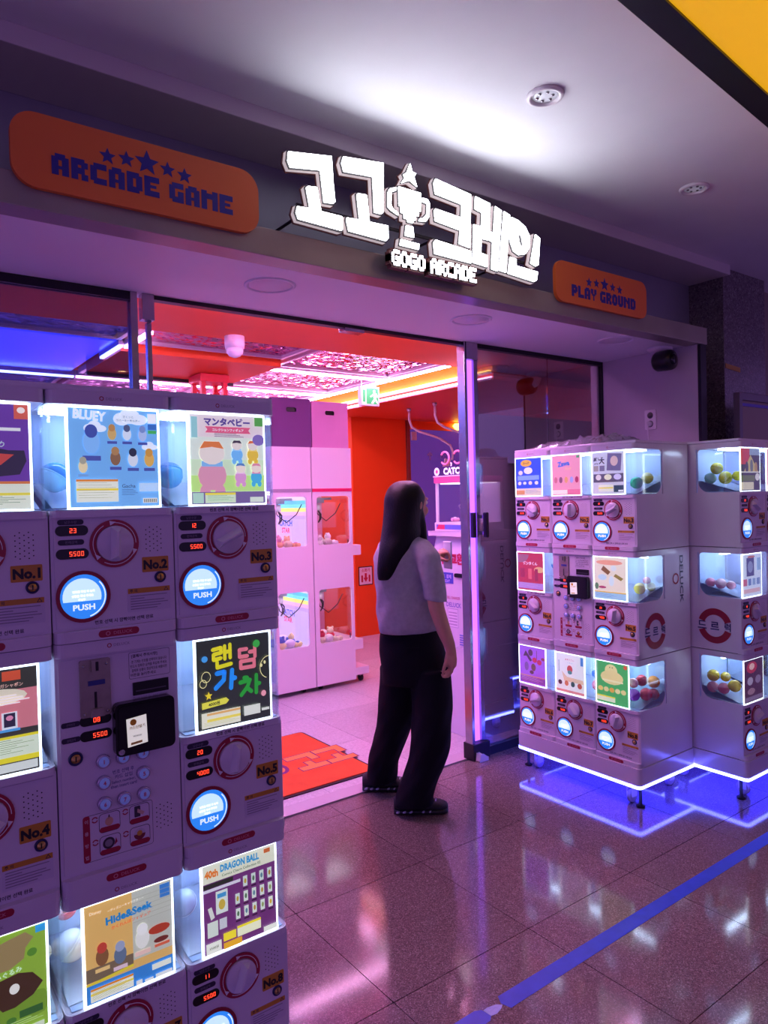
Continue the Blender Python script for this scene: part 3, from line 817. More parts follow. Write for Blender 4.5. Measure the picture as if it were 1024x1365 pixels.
def m_dial():
    g = MB().lathe([(0.038, 0.0), (0.038, -0.010), (0.036, -0.0125), (0.0, -0.0125)], (0, 0, 0), M_shell, 'y', 32)
    g.add([(-0.034, -0.0125, -0.011), (0.034, -0.0125, -0.011), (0.034, -0.0125, 0.011), (-0.034, -0.0125, 0.011), (-0.026, -0.028, -0.002), (0.026, -0.028, -0.002), (0.026, -0.028, 0.002), (-0.026, -0.028, 0.002)],
          [(4, 5, 6, 7), (0, 1, 5, 4), (1, 2, 6, 5), (2, 3, 7, 6), (3, 0, 4, 7)], M_shell)
    return g
def m_dial_ring():
    g = MB().prism(circ(0, 0, 0.051, 36), -0.0035, 0, M_red_ring, holes=[circ(0, 0, 0.0385, 36)])
    for k in range(3):
        a = math.radians(100 - 120 * k)
        g.flat(arcband(0, 0, 0.0438, 0.0453, a - 1.75, a - 0.22, 10), -0.0037, M_wh)
        c = (0.0447 * math.cos(a - 0.1), 0.0447 * math.sin(a - 0.1))
        tx, tz = math.sin(a), -math.cos(a)
        g.flat([(c[0] - tx * 0.006 - math.cos(a) * 0.005, c[1] - tz * 0.006 - math.sin(a) * 0.005), (c[0] - tx * 0.006 + math.cos(a) * 0.005, c[1] - tz * 0.006 + math.sin(a) * 0.005), (c[0] + tx * 0.007, c[1] + tz * 0.007)], -0.0038, M_wh)
    return g
def m_push_ring():
    return MB().prism(circ(0, 0, 0.054, 36), -0.004, 0, M_crim, holes=[circ(0, 0, 0.0465, 36)])
def m_push():
    blue = mat('push_blue', '1E78E0', 0.2, emit='2E86F0', power=0.75)
    pale = mat('push_pale', 'BFD8F4', 0.2, emit='B8D8FF', power=0.95)
    g = MB().prism(circ(0, 0, 0.046, 32), -0.0025, 0.0, blue)
    P = [(0.0385 * math.cos(a) - 0.003, 0.0385 * math.sin(a)) for a in [math.radians(-14 + 208 * k / 18) for k in range(19)]]
    g.flat(P, -0.0027, pale)
    g.flat(arcband(0, 0, 0.042, 0.0445, -1.3, 0.75), -0.0027, mat('push_rim', 'D8ECFF', 0.2, emit='D0E8FF', power=0.9))
    g.text('PUSH', 0.0, -0.022, 0.0125, mat('push_text', 'FFFFFF', 0.3, emit='E0F0FF', power=0.8), -0.0031, 0.03, stretch=1.15)
    w = mat('push_notice', 'FFFFFF', 0.3, emit='F4FAFF', power=1.1)
    g.text('번호를 확인 후 눌러', 0.0, 0.011, 0.0052, w, -0.0031, 0.02).text('상품을 꺼내 주세요', -0.002, 0.002, 0.0052, w, -0.0031, 0.02).text('투입구', -0.004, -0.006, 0.005, w, -0.0031, 0.02)
    return g
def m_disp(t):
    def f():
        g = MB().prism(rrect(-0.032, 0.032, -0.0105, 0.0105, 0.0103, 6), -0.002, 0, M_black)
        return g.seg7(t, 0.002 if len(t) < 3 else 0.008, 0, 0.0095, M_led7, -0.0024)
    return f
def m_pill(t):
    def f():
        return MB().prism(rrect(-0.0255, 0.0255, -0.0056, 0.0056, 0.0055, 5), -0.0016, 0, M_txt).text(t, 0, 0, 0.006, M_greytxt, -0.0019)
    return f
def m_num(n):
    def f():
        return MB().prism(rrect(-0.029, 0.029, -0.0165, 0.0165, 0.002, 2), -0.0012, 0, M_num).text('No.%d' % n, 0, -0.0005, 0.0215, paint('14101C'), -0.0015, 0.05, maxw=0.053)
    return f
def m_lock():
    g = MB().lathe([(0.0125, 0), (0.0125, -0.003), (0.0095, -0.0045), (0.009, -0.003)], (0, 0, 0), M_navy, 'y', 20)
    return g.lathe([(0.0085, -0.003), (0.008, -0.005), (0.0, -0.005)], (0, 0, 0), M_brass, 'y', 16).box(-0.0012, 0.0012, -0.0056, -0.005, -0.005, 0.005, M_black)
def m_caution():
    g = MB().prism(rrect(0, 0.094, 0, 0.052, 0.002, 2), -0.0008, 0, mat('lilac_label', 'CFC4DA', 0.4))
    g.flat([(0.001, 0.040), (0.093, 0.040), (0.093, 0.051), (0.001, 0.051)], -0.0009, M_num)
    g.text('주 의', 0.013, 0.0455, 0.0075, M_txt, -0.0011, 0.02)
    g.flat([(0.079, 0.0415), (0.090, 0.0415), (0.0845, 0.0502)], -0.0011, M_txt).flat([(0.0813, 0.0427), (0.0877, 0.0427), (0.0845, 0.0478)], -0.0012, M_num)
    for k, w in enumerate((0.08, 0.03, 0.074, 0.082, 0.066, 0.058)):
        z = 0.0335 - k * 0.0056
        g.flat([(0.006, z), (0.006 + w, z), (0.006 + w, z + 0.0018), (0.006, z + 0.0018)], -0.0011, M_greytxt)
    return g
def m_speaker():
    g = MB()
    for i in range(5):
        for j in range(6 if i % 2 else 5):
            g.flat(circ(-0.0165 + i * 0.00825, (0.0265 if i % 2 else 0.021) - j * 0.0104, 0.0015, 6), -0.0025, M_black)
    return g
def m_badge():
    g = MB().prism(rrect(-0.042, 0.042, -0.0075, 0.0075, 0.0073, 5), -0.001, 0, M_red_ring)
    p = paint('D88098')
    return g.flat(arcband(-0.023, 0, 0.003, 0.0048, 0, 2 * PI - 0.01), -0.0012, p).text('DELUCK', 0.008, 0, 0.0068, p, -0.0012, 0.01, stretch=1.1)
def m_header():
    return MB().flat(arcband(-0.020, 0, 0.003, 0.0048, 0, 2 * PI - 0.01), -0.0003, M_red_ring).text('DELUCK', 0.006, 0, 0.0058, M_greytxt, -0.0003, 0.0, stretch=1.1)
def m_tip():
    return MB().text('번호 선택 시 깜빡이면 선택 완료', 0, 0, 0.0088, M_txt, -0.0003, 0.02)
def m_wled():
    return MB().box(0.02, UW - 0.02, 0.10, 0.116, 0.482, 0.488, M_wled)
PWD, PHT = 0.184, 0.206
def m_frame():
    g = MB()
    for a, b, c, d in ((-0.006, -0.0005, -0.004, PHT + 0.004), (PWD + 0.0005, PWD + 0.005, -0.004, PHT + 0.004), (-0.0005, PWD + 0.0005, -0.0045, -0.0005), (-0.0005, PWD + 0.0005, PHT + 0.0005, PHT + 0.0045)):
        g.box(a, b, 0.0, 0.004, c, d, M_bar)
    return g
def poster_mesh(bg, items):
    """items in poster fractions: r rect, e ellipse, t text, p polygon; printed film on a rigid card."""
    g = MB().box(0, PWD, 0, 0.002, 0, PHT, ink(bg))
    y = -0.00012
    cl = lambda P: [(min(max(a, 0), 1) * PWD, min(max(b, 0), 1) * PHT) for a, b in P]
    for it in items:
        k, c = it[0], it[-1]
        y -= 0.00009
        if k == 'r':
            g.flat([(it[1] * PWD, it[2] * PHT), (it[3] * PWD, it[2] * PHT), (it[3] * PWD, it[4] * PHT), (it[1] * PWD, it[4] * PHT)], y, ink(c))
        elif k == 'e':
            g.flat(cl(circ(it[1], it[2], it[3], 14, it[4])), y, ink(c))
        elif k == 'p':
            g.flat(cl(it[1]), y, ink(c))
        elif k == 't':
            g.text(it[1], it[2] * PWD, it[3] * PHT, it[4] * PHT, ink(c), y, it[5], rot=it[6], maxw=it[7] * PWD)
    return g
def lines(x0, x1, y0, y1, n, c, h=0.006):
    return [('r', x0, y1 - (y1 - y0) * i / n, x0 + (x1 - x0) * (0.75 + 0.25 * ((i * 7) % 5) / 4), y1 - (y1 - y0) * i / n + h, c) for i in range(n)]
def legal(x0, x1, y0, y1, a='E08828', b='F0D838', bg='E8ECD8'):
    return [('r', x0, y0, x1, y1, bg), ('r', x0, y1 - 0.022, x1, y1, a), ('r', x0, (y0 + y1) / 2, x1, (y0 + y1) / 2 + 0.022, b)] + lines(x0 + 0.02, x1 - 0.02, y0 + 0.015, y1 - 0.035, 7, 'A8A898', 0.005)
def T(s, x, y, h, c, bold=0.02, rot=0.0, w=1.0):
    return ('t', s, x, y, h, bold, rot, w, c)
def cloud(x, y, s, c='F4FAFF'):
    return [('e', x - 0.05 * s, y, 0.05 * s, 0.035 * s, c), ('e', x + 0.05 * s, y, 0.06 * s, 0.03 * s, c), ('e', x, y + 0.02 * s, 0.06 * s, 0.045 * s, c)]
def blob(x, y, s, c, c2, tag_c):
    """a plain two-tone toy shape with a name tag"""
    return [('e', x, y, 0.045 * s, 0.06 * s, c), ('e', x, y + 0.055 * s, 0.035 * s, 0.035 * s, c2), ('r', x - 0.05 * s, y - 0.095 * s, x + 0.05 * s, y - 0.07 * s, tag_c)]
def BUB(x, y, w, h, t, c, strokes):
    """bubble lettering: fat round-ended strokes"""
    out = []
    for s in strokes:
        P = [(x + a * w, y + b * h) for a, b in s]
        for (a, b), (c2, d) in zip(P, P[1:]):
            L = max(1e-6, math.hypot(c2 - a, d - b)); nx_, ny_ = -(d - b) / L * t * 0.5, (c2 - a) / L * t * 0.5
            out.append(('p', [(a + nx_, b + ny_), (c2 + nx_, d + ny_), (c2 - nx_, d - ny_), (a - nx_, b - ny_)], c))
        out += [('e', a, b, t * 0.5, t * 0.46, c) for a, b in P]
    return out
PO = {}
PO['blue'] = ('78B8E8', cloud(0.28, 0.80, 1.2) + cloud(0.68, 0.905, 1.9) + cloud(0.9, 0.62, 0.9) + [T('BLUEY', 0.23, 0.93, 0.10, 'F8FCFF', 0.05, -0.08, 0.36), T('さくっと', 0.66, 0.93, 0.026, '485868', 0.01), T('ラバーキーホルダー', 0.66, 0.892, 0.026, '485868', 0.01, 0, 0.3)]
    + blob(0.24, 0.66, 2.0, '88C0F0', '3C54A0', '4858A0') + blob(0.47, 0.75, 1.1, 'D8B060', 'C89040', '4858A0') + blob(0.64, 0.75, 1.1, 'E0E8F0', '50607C', '4858A0') + blob(0.82, 0.745, 1.1, 'B8C8E8', '8098C8', '4858A0')
    + blob(0.50, 0.50, 1.3, '906838', 'B88848', '4858A0') + blob(0.70, 0.49, 1.3, 'D8E0E8', '283040', '4858A0') + blob(0.89, 0.49, 1.3, 'E0B050', 'D09838', '4858A0') + blob(0.14, 0.41, 1.1, 'E8D8A8', 'A8A890', '78A8D8')
    + legal(0.06, 0.52, 0.05, 0.28) + [T('Gacha', 0.64, 0.21, 0.04, '405878', 0.01)] + lines(0.56, 0.74, 0.10, 0.17, 4, '5078A0') + [('r', 0.76, 0.15, 0.99, 0.24, 'C8DCE8'), ('r', 0.80, 0.03, 0.97, 0.08, 'E8ECE8'), ('r', 0.88, 0.87, 0.98, 0.97, 'F0F8FF'), ('r', 0.88, 0.80, 0.98, 0.86, '3A70C0'), ('r', 0.88, 0.76, 0.98, 0.795, '48B060')]
    + [('r', 0.81 + 0.014 * k, 0.035, 0.817 + 0.014 * k, 0.072, '303840') for k in range(11)])
def softy(x, y, s, c, c2, hair):
    return [('e', x, y - 0.05 * s, 0.095 * s, 0.085 * s, c), ('e', x - 0.05 * s, y - 0.14 * s, 0.035 * s, 0.04 * s, c), ('e', x + 0.05 * s, y - 0.14 * s, 0.035 * s, 0.04 * s, c), ('r', x - 0.07 * s, y, x + 0.07 * s, y + 0.03 * s, c2), ('e', x, y + 0.075 * s, 0.085 * s, 0.065 * s, 'F4E4D4'), ('p', [(x - 0.08 * s, y + 0.10 * s), (x, y + 0.11 * s), (x + 0.08 * s, y + 0.10 * s), (x + 0.05 * s, y + 0.14 * s), (x - 0.05 * s, y + 0.14 * s)], hair)]
PO['manta'] = ('D8ECC0', [('r', 0, 0.62, 1, 1, 'F0DCD8'), ('r', 0, 0.5, 1, 0.75, 'E4ECD8'), ('r', 0, 0.14, 1, 0.32, 'C8F080'), T('マンタベビー', 0.50, 0.925, 0.095, '54408C', 0.05, 0, 0.64), ('p', [(0.2, 0.80), (0.82, 0.80), (0.79, 0.835), (0.82, 0.87), (0.2, 0.87), (0.23, 0.835)], 'E8607C'), T('コレクションフィギュア', 0.51, 0.835, 0.035, 'FFF4F8', 0.03, 0, 0.5)]
    + lines(0.32, 0.72, 0.74, 0.79, 3, '605870') + softy(0.28, 0.42, 2.0, 'E8A0B0', '88C0E8', 'E88028') + softy(0.62, 0.60, 0.85, '78C0F0', 'A8D8F8', '403838') + softy(0.84, 0.60, 0.85, 'F0C828', 'F8E080', 'E87020') + softy(0.66, 0.34, 0.85, 'E0A0D0', 'F0D0E8', '5888C0') + softy(0.88, 0.34, 0.85, '48B8E0', 'E890B0', 'E090A8')
    + [('e', 0.92, 0.73, 0.085, 0.065, '8470B8'), ('r', 0, 0, 1, 0.135, '7C689C'), ('r', 0.17, 0.01, 0.58, 0.125, 'D8ECC8'), ('r', 0.17, 0.10, 0.58, 0.125, 'F0E048'), ('r', 0.01, 0.01, 0.15, 0.125, 'B8E0C8'), ('r', 0.78, 0.01, 0.97, 0.07, 'E0ECD8'), ('r', 0.87, 0.89, 0.99, 0.99, '58A848'), ('r', 0.01, 0.74, 0.09, 0.97, '98D0D0')] + lines(0.2, 0.55, 0.02, 0.09, 5, '88A890', 0.005))
PO['shark'] = ('6A3C98', [('r', 0, 0, 1, 0.26, 'E4E8CC'), ('r', 0.0, 0.24, 1, 0.265, 'D87830'), ('r', 0, 0.13, 1, 0.155, 'E8D840'), T('コレクション', 0.55, 0.93, 0.05, 'F4F0FF', 0.02, 0, 0.6), ('r', 0.86, 0.86, 1, 1, 'D86040'), ('e', 0.93, 0.945, 0.04, 0.03, 'FFF0E0'), ('p', [(0.1, 0.72), (0.5, 0.86), (0.72, 0.88), (0.62, 0.80), (0.66, 0.74), (0.4, 0.70)], '1C1A28'), ('p', [(0.05, 0.34), (0.02, 0.5), (0.45, 0.62), (0.8, 0.56), (0.95, 0.56), (0.97, 0.46), (0.9, 0.33), (0.6, 0.30)], '2A2630'), ('p', [(0.1, 0.46), (0.5, 0.54), (0.85, 0.52), (0.72, 0.42), (0.3, 0.36)], 'C84830'), ('p', [(0.3, 0.38), (0.65, 0.40), (0.7, 0.33), (0.35, 0.31)], 'B8C8C8'), T('のなりきり', 0.6, 0.68, 0.06, 'B8C8C8', 0.02, -0.5, 0.6), ('r', 0.6, 0.745, 0.92, 0.775, 'E8E8E0')] + lines(0.05, 0.95, 0.03, 0.12, 6, '909888'))
PO['figure'] = ('3C3A34', [('r', 0, 0.42, 1, 0.80, 'D88088'), ('e', 0.6, 0.74, 0.3, 0.08, 'E8DCC0'), ('e', 0.2, 0.62, 0.22, 0.12, 'E8A8A0'), T('LIVE', 0.42, 0.90, 0.065, 'F0F4EC', 0.02), ('r', 0.66, 0.89, 0.84, 0.98, 'D85838'), T('ガシャポン', 0.75, 0.845, 0.04, 'E8B8A8', 0.02, 0, 0.4)] + lines(0.42, 0.92, 0.64, 0.74, 4, 'FFF0F0', 0.012)
    + [q for x in (0.14, 0.42, 0.72) for q in (('r', x - 0.075, 0.43, x + 0.075, 0.59, 'E8ECF0'), ('r', x - 0.055, 0.45, x + 0.055, 0.58, '383048'), ('e', x, 0.535, 0.035, 0.025, 'E890B0'), ('r', x - 0.1, 0.405, x + 0.1, 0.43, '58A8E0'))]
    + [('r', 0, 0.15, 1, 0.355, 'E0EACC'), ('r', 0, 0.335, 1, 0.36, 'F0E030'), ('r', 0.36, 0.11, 1, 0.16, 'F0E030'), ('r', 0.55, 0.02, 0.98, 0.10, 'E0E4D8')] + lines(0.05, 0.95, 0.18, 0.32, 7, '98A088') + lines(0.02, 0.34, 0.02, 0.10, 5, 'D0D4CC'))
PO['random'] = ('32332F', BUB(0.20, 0.665, 0.30, 0.25, 0.046, 'F0E428', [[(0.05, 0.88), (0.42, 0.92), (0.42, 0.70), (0.08, 0.66), (0.08, 0.42), (0.40, 0.46)], [(0.58, 0.98), (0.58, 0.40)], [(0.82, 1.02), (0.82, 0.42)], [(0.58, 0.70), (0.82, 0.72)], [(0.22, 0.30), (0.22, 0.06), (0.85, 0.14)]]) +
    BUB(0.55, 0.62, 0.27, 0.24, 0.046, 'E87C8C', [[(0.45, 0.92), (0.08, 0.92), (0.08, 0.58), (0.48, 0.58)], [(0.88, 0.98), (0.88, 0.50)], [(0.60, 0.76), (0.88, 0.76)], [(0.12, 0.36), (0.82, 0.36), (0.82, 0.04), (0.12, 0.04), (0.12, 0.36)]]) +
    BUB(0.22, 0.40, 0.28, 0.24, 0.056, '2890F0', [[(0.12, 0.90), (0.48, 0.92), (0.44, 0.55), (0.05, 0.22)], [(0.85, 0.95), (0.78, 0.12)], [(0.84, 0.58), (0.98, 0.56)]]) +
    BUB(0.54, 0.29, 0.29, 0.24, 0.050, '2C9C3C', [[(0.28, 0.94), (0.42, 0.92)], [(0.08, 0.74), (0.55, 0.80), (0.42, 0.48), (0.12, 0.14)], [(0.38, 0.46), (0.60, 0.24)], [(0.86, 0.98), (0.84, 0.14)], [(0.86, 0.56), (1.0, 0.56)]]) + [('e', 0.80, 0.89, 0.05, 0.045, '3CA848'), ('e', 0.09, 0.80, 0.04, 0.035, '48A0E8'), ('p', [(0.04, 0.245), (0.36, 0.265), (0.40, 0.30), (0.36, 0.335), (0.04, 0.315)], 'E0E050'), T('4000원', 0.20, 0.29, 0.045, '38382C', 0.03, 0.05), ('p', starpts(0.13, 0.385, 0.05), 'F0D838'), ('e', 0.885, 0.30, 0.035, 0.035, 'F0A0B0'), ('r', 0.03, 0.03, 0.55, 0.20, 'E4E8D0'), ('r', 0.10, 0.165, 0.55, 0.19, 'E0B070'), ('r', 0.10, 0.095, 0.55, 0.125, 'E8D860'), ('r', 0.60, 0.08, 0.83, 0.19, 'DCE4D8'), ('r', 0.85, 0.10, 0.96, 0.13, 'DCE4D8')]
    + [('p', [(a * 1.0, b) for a, b in arcband(0.97, 0.60, 0.125, 0.133, 1.3, 4.4, 16)], 'F0ECA8'), ('e', 0.91, 0.66, 0.015, 0.02, 'F0ECA8'), ('e', 0.86, 0.63, 0.015, 0.02, 'F0ECA8'), ('p', [(a, b) for a, b in arcband(0.10, 0.60, 0.055, 0.063, 0, 6.2, 16)], 'E8E4A0'), ('p', [(a, b) for a, b in arcband(0.06, 0.53, 0.04, 0.048, 0, 6.2, 16)], 'E8E4A0')] + lines(0.06, 0.53, 0.045, 0.09, 4, 'A8A890', 0.004))
PO['plush'] = ('94B83C', [('e', 0.15, 0.9, 0.3, 0.12, 'B8E048'), ('e', 0.75, 0.25, 0.35, 0.14, '7CA030'), ('p', [(0.40, 0.72), (0.52, 0.80), (0.50, 0.92), (0.66, 0.95), (0.80, 0.97), (0.88, 0.90), (0.80, 0.82), (0.78, 0.72), (0.64, 0.66), (0.50, 0.66)], 'A08858'), ('p', [(0.50, 0.36), (0.46, 0.50), (0.54, 0.58), (0.72, 0.60), (0.86, 0.56), (0.96, 0.44), (0.86, 0.34), (0.68, 0.28), (0.56, 0.28)], '4A3020'), ('e', 0.68, 0.46, 0.05, 0.05, 'F4F0E0'), ('e', 0.20, 0.34, 0.20, 0.17, 'ECE8D8'), ('e', 0.12, 0.54, 0.06, 0.08, 'ECE8D8'), ('e', 0.30, 0.54, 0.06, 0.08, 'ECE8D8'), T('もふ ぬいぐるみ', 0.52, 0.615, 0.055, 'E0F8D8', 0.02, 0.12, 0.8), ('r', 0.90, 0.93, 1, 1, '38A8E0'), ('r', 0.72, 0.16, 0.95, 0.23, '386830'), ('r', 0.0, 0.10, 0.45, 0.17, 'F0F0D8'), ('r', 0, 0.15, 0.45, 0.175, 'F0D830'), ('r', 0, 0.0, 0.45, 0.08, 'F0F0D8'), ('r', 0, 0.06, 0.45, 0.085, 'F0D830'), ('r', 0.70, 0.01, 0.96, 0.06, 'E0E8C8'), ('e', 0.86, 0.76, 0.05, 0.04, '5C9030'), ('e', 0.64, 0.17, 0.05, 0.03, '4C8030')] + lines(0.48, 0.95, 0.08, 0.14, 3, 'C8E098'))
PO['seek'] = ('E8B868', [('r', 0.53, 0.28, 1, 1, 'C4C4B4'), ('r', 0, 0.22, 0.53, 0.36, '7C6850'), ('p', [(0, 0.18), (0.53, 0.22), (0.53, 0.25), (0, 0.21)], 'E8D038'), ('r', 0, 0, 1, 0.19, '3888D0'), T('Hide&Seek', 0.50, 0.80, 0.085, '1E88C8', 0.05, 0.05, 0.6), T('かくれんぼフィギュア', 0.52, 0.715, 0.04, 'E86838', 0.02, 0.05, 0.55), T('Disney', 0.12, 0.915, 0.04, 'FFF4D8', 0.01), T('ーディズニーキャラクターー', 0.46, 0.90, 0.028, 'FFF8E8', 0.01, 0.05, 0.46), ('r', 0.86, 0.84, 0.98, 0.98, '3C80C8')]
    + blob(0.18, 0.45, 1.6, '8C5C38', 'C84838', 'F0C880') + blob(0.38, 0.40, 1.6, '687890', 'A0A8C0', 'E8C8D0') + blob(0.64, 0.48, 1.8, 'ECE8DC', 'F4F0E8', 'F0C8B8') + [('e', 0.84, 0.52, 0.13, 0.05, 'B84028'), ('e', 0.86, 0.40, 0.09, 0.03, '783028'), ('r', 0.78, 0.33, 0.96, 0.36, 'E06848')] + [('r', 0.53, 0.93 - 0.05 * k, 1, 0.934 - 0.05 * k, 'A8A898') for k in range(6)]
    + legal(0.04, 0.52, 0.02, 0.155) + [('r', 0.74, 0.105, 0.97, 0.165, 'E8ECD8'), ('r', 0.78, 0.01, 0.98, 0.05, 'E8ECE8'), ('r', 0.55, 0.01, 0.62, 0.06, 'E8ECE8'), ('r', 0.65, 0.01, 0.75, 0.04, 'E8ECE8')])
PO['charm'] = ('783878', [('r', 0, 0.80, 1, 1, 'F0F0D0'), T('DRAGON BALL', 0.50, 0.925, 0.085, '38A0D0', 0.05, 0, 0.54), T('40th', 0.11, 0.90, 0.09, 'E88028', 0.05, 0, 0.18), T('Comics Charm Collection 02', 0.52, 0.845, 0.03, '486048', 0.01, 0, 0.54), ('r', 0, 0.74, 0.40, 0.79, '303028'), ('r', 0, 0.70, 0.50, 0.735, 'E8E0E8'), ('r', 0.84, 0.93, 0.93, 0.98, 'D87038')]
    + [('r', 0.16, 0.42, 0.32, 0.68, 'E8F0E0'), ('r', 0.18, 0.60, 0.30, 0.65, '48A0D0'), ('e', 0.24, 0.52, 0.045, 0.06, 'D8B848'), ('p', [(0.05, 0.52), (0.10, 0.53), (0.14, 0.40), (0.09, 0.38)], 'E8E8D8'), ('r', 0.04, 0.19, 0.18, 0.36, 'E4ECD8'), ('r', 0.20, 0.24, 0.30, 0.36, 'D8D8D8')]
    + [q for r in range(3) for k in range(5) if not (r == 0 and k == 0) for q in (('r', 0.42 + 0.115 * k, 0.63 - 0.17 * r, 0.48 + 0.115 * k, 0.75 - 0.17 * r, 'DCE8D8'), ('e', 0.45 + 0.115 * k, 0.69 - 0.17 * r, 0.016, 0.03, ('90A060', 'C8A838', '587858', '608898', 'B89038')[(k + r) % 5]), ('r', 0.415 + 0.115 * k, 0.60 - 0.17 * r, 0.485 + 0.115 * k, 0.615 - 0.17 * r, '281830'))]
    + [('r', 0.43, 0.09, 0.76, 0.21, 'E8F0C8'), ('r', 0.43, 0.185, 0.76, 0.212, 'F0E038'), ('r', 0.24, 0.10, 0.41, 0.19, 'F0E038'), ('r', 0.24, 0.01, 0.49, 0.08, 'E8B030'), ('r', 0.01, 0.02, 0.21, 0.14, 'E8F0E0'), T('5500원', 0.11, 0.08, 0.035, '404840', 0.01), ('r', 0.80, 0.02, 0.99, 0.08, 'E8F0E0')])
# smaller posters of the machines by the glass
PO['m1'] = ('2858D8', [('e', 0.42, 0.87, 0.22, 0.09, 'F0B828'), T('みっけ', 0.42, 0.87, 0.07, '90500C', 0.03), ('e', 0.5, 0.67, 0.17, 0.09, 'F4F0E0'), ('e', 0.2, 0.62, 0.09, 0.06, 'E8E0C8'), ('r', 0.08, 0.42, 0.92, 0.54, '88B0F0'), ('e', 0.16, 0.34, 0.07, 0.05, 'F0E8D0'), ('e', 0.36, 0.34, 0.07, 0.04, 'E0E8F8'), ('e', 0.58, 0.34, 0.07, 0.05, 'F0E0B0'), ('e', 0.82, 0.34, 0.07, 0.05, 'F0F0F0'), ('r', 0, 0, 1, 0.20, 'E8D8B8'), ('r', 0.02, 0.04, 0.35, 0.15, 'E09850')] + lines(0.4, 0.95, 0.04, 0.15, 4, '8090A0'))
PO['m2'] = ('F0A0A8', [T('Zawa', 0.42, 0.79, 0.13, '3C70C8', 0.05, 0.1, 0.5), T('バッグ', 0.58, 0.66, 0.07, 'F0C878', 0.03), ('e', 0.14, 0.38, 0.06, 0.08, 'D87078'), ('e', 0.32, 0.38, 0.06, 0.08, '985060'), ('e', 0.51, 0.38, 0.06, 0.08, 'E8A858'), ('e', 0.70, 0.38, 0.06, 0.08, 'A8A8D8'), ('e', 0.88, 0.38, 0.06, 0.08, 'B83048'), ('r', 0, 0, 1, 0.14, 'E87888'), ('r', 0.0, 0.02, 0.55, 0.13, 'F8ECD0'), ('r', 0.88, 0.92, 0.98, 0.98, '58A858')])
PO['m3'] = ('D0D0D4', [T('柴犬', 0.22, 0.80, 0.17, '282830', 0.04, 0, 0.36), ('p', [(0.46, 0.56), (0.9, 0.54), (0.94, 0.94), (0.50, 0.97)], '706880'), ('e', 0.70, 0.78, 0.12, 0.12, 'D8B8A8'), ('r', 0.05, 0.55, 0.2, 0.68, 'A89888'), ('r', 0.24, 0.55, 0.4, 0.68, '787080'), ('r', 0.04, 0.28, 0.98, 0.48, '58545C'), ('e', 0.2, 0.40, 0.09, 0.07, 'E8DCD0'), ('e', 0.5, 0.40, 0.12, 0.07, 'E8E8B8'), ('e', 0.8, 0.40, 0.12, 0.07, 'D8D0E8'), ('r', 0.2, 0.06, 0.66, 0.22, 'E8E8D0'), ('r', 0.2, 0.13, 0.66, 0.16, 'E8D850'), ('r', 0.68, 0.04, 0.98, 0.2, '405060'), ('r', 0.82, 0.05, 0.97, 0.09, 'F0F0F0')])
PO['m4'] = ('C83848', [('p', circ(0.1, 0.95, 0.35, 16, 0.22, PI, 2 * PI), 'A86878'), T('ボンタくん', 0.5, 0.72, 0.10, 'F0E0E8', 0.04, 0, 0.9), ('e', 0.85, 0.56, 0.2, 0.08, 'E8B878'), ('r', 0.1, 0.34, 0.28, 0.58, 'B03048'), ('r', 0.42, 0.30, 0.56, 0.58, 'E86868'), ('r', 0.68, 0.26, 0.8, 0.58, 'A83048'), ('r', 0, 0.04, 1, 0.2, 'B888C8')] + lines(0.05, 0.9, 0.05, 0.18, 4, 'E0B8D8'))
PO['m5'] = ('F0E4C8', [('e', 0.48, 0.88, 0.42, 0.06, 'F0A888'), ('p', [(0.22, 0.70), (0.30, 0.80), (0.52, 0.66), (0.44, 0.58)], '8C6038'), ('e', 0.62, 0.75, 0.09, 0.07, 'E0E8E0'), ('e', 0.26, 0.52, 0.14, 0.07, 'C8E0E8'), ('p', [(0.62, 0.56), (0.84, 0.46), (0.92, 0.52), (0.68, 0.62)], '98843C'), ('e', 0.55, 0.44, 0.08, 0.12, 'D8E8E8'), ('e', 0.26, 0.28, 0.12, 0.03, 'B84870'), ('r', 0, 0, 1, 0.16, 'A8D0E0'), ('r', 0, 0.155, 1, 0.18, 'E8C050'), ('e', 0.08, 0.3, 0.06, 0.08, '608858')] + lines(0.05, 0.7, 0.03, 0.13, 4, '6890B0'))
PO['m6'] = ('A860D8', [('p', [(0.15, 0.72), (0.25, 0.88), (0.5, 0.64), (0.42, 0.60), (0.28, 0.74)], '4A2848'), ('e', 0.44, 0.84, 0.09, 0.09, '583048'), ('e', 0.6, 0.66, 0.09, 0.07, 'C82848'), ('e', 0.78, 0.62, 0.09, 0.07, 'C82848'), ('r', 0.67, 0.7, 0.69, 0.92, '503050'), ('e', 0.92, 0.72, 0.07, 0.04, '902848'), ('e', 0.28, 0.46, 0.08, 0.12, '7850A0'), ('e', 0.55, 0.46, 0.09, 0.10, '704838'), ('e', 0.48, 0.32, 0.08, 0.05, '502838'), ('r', 0, 0.04, 1, 0.22, '8848A8'), ('r', 0, 0.2, 1, 0.225, 'D09080')] + lines(0.05, 0.9, 0.06, 0.18, 4, 'D8A8E0'))
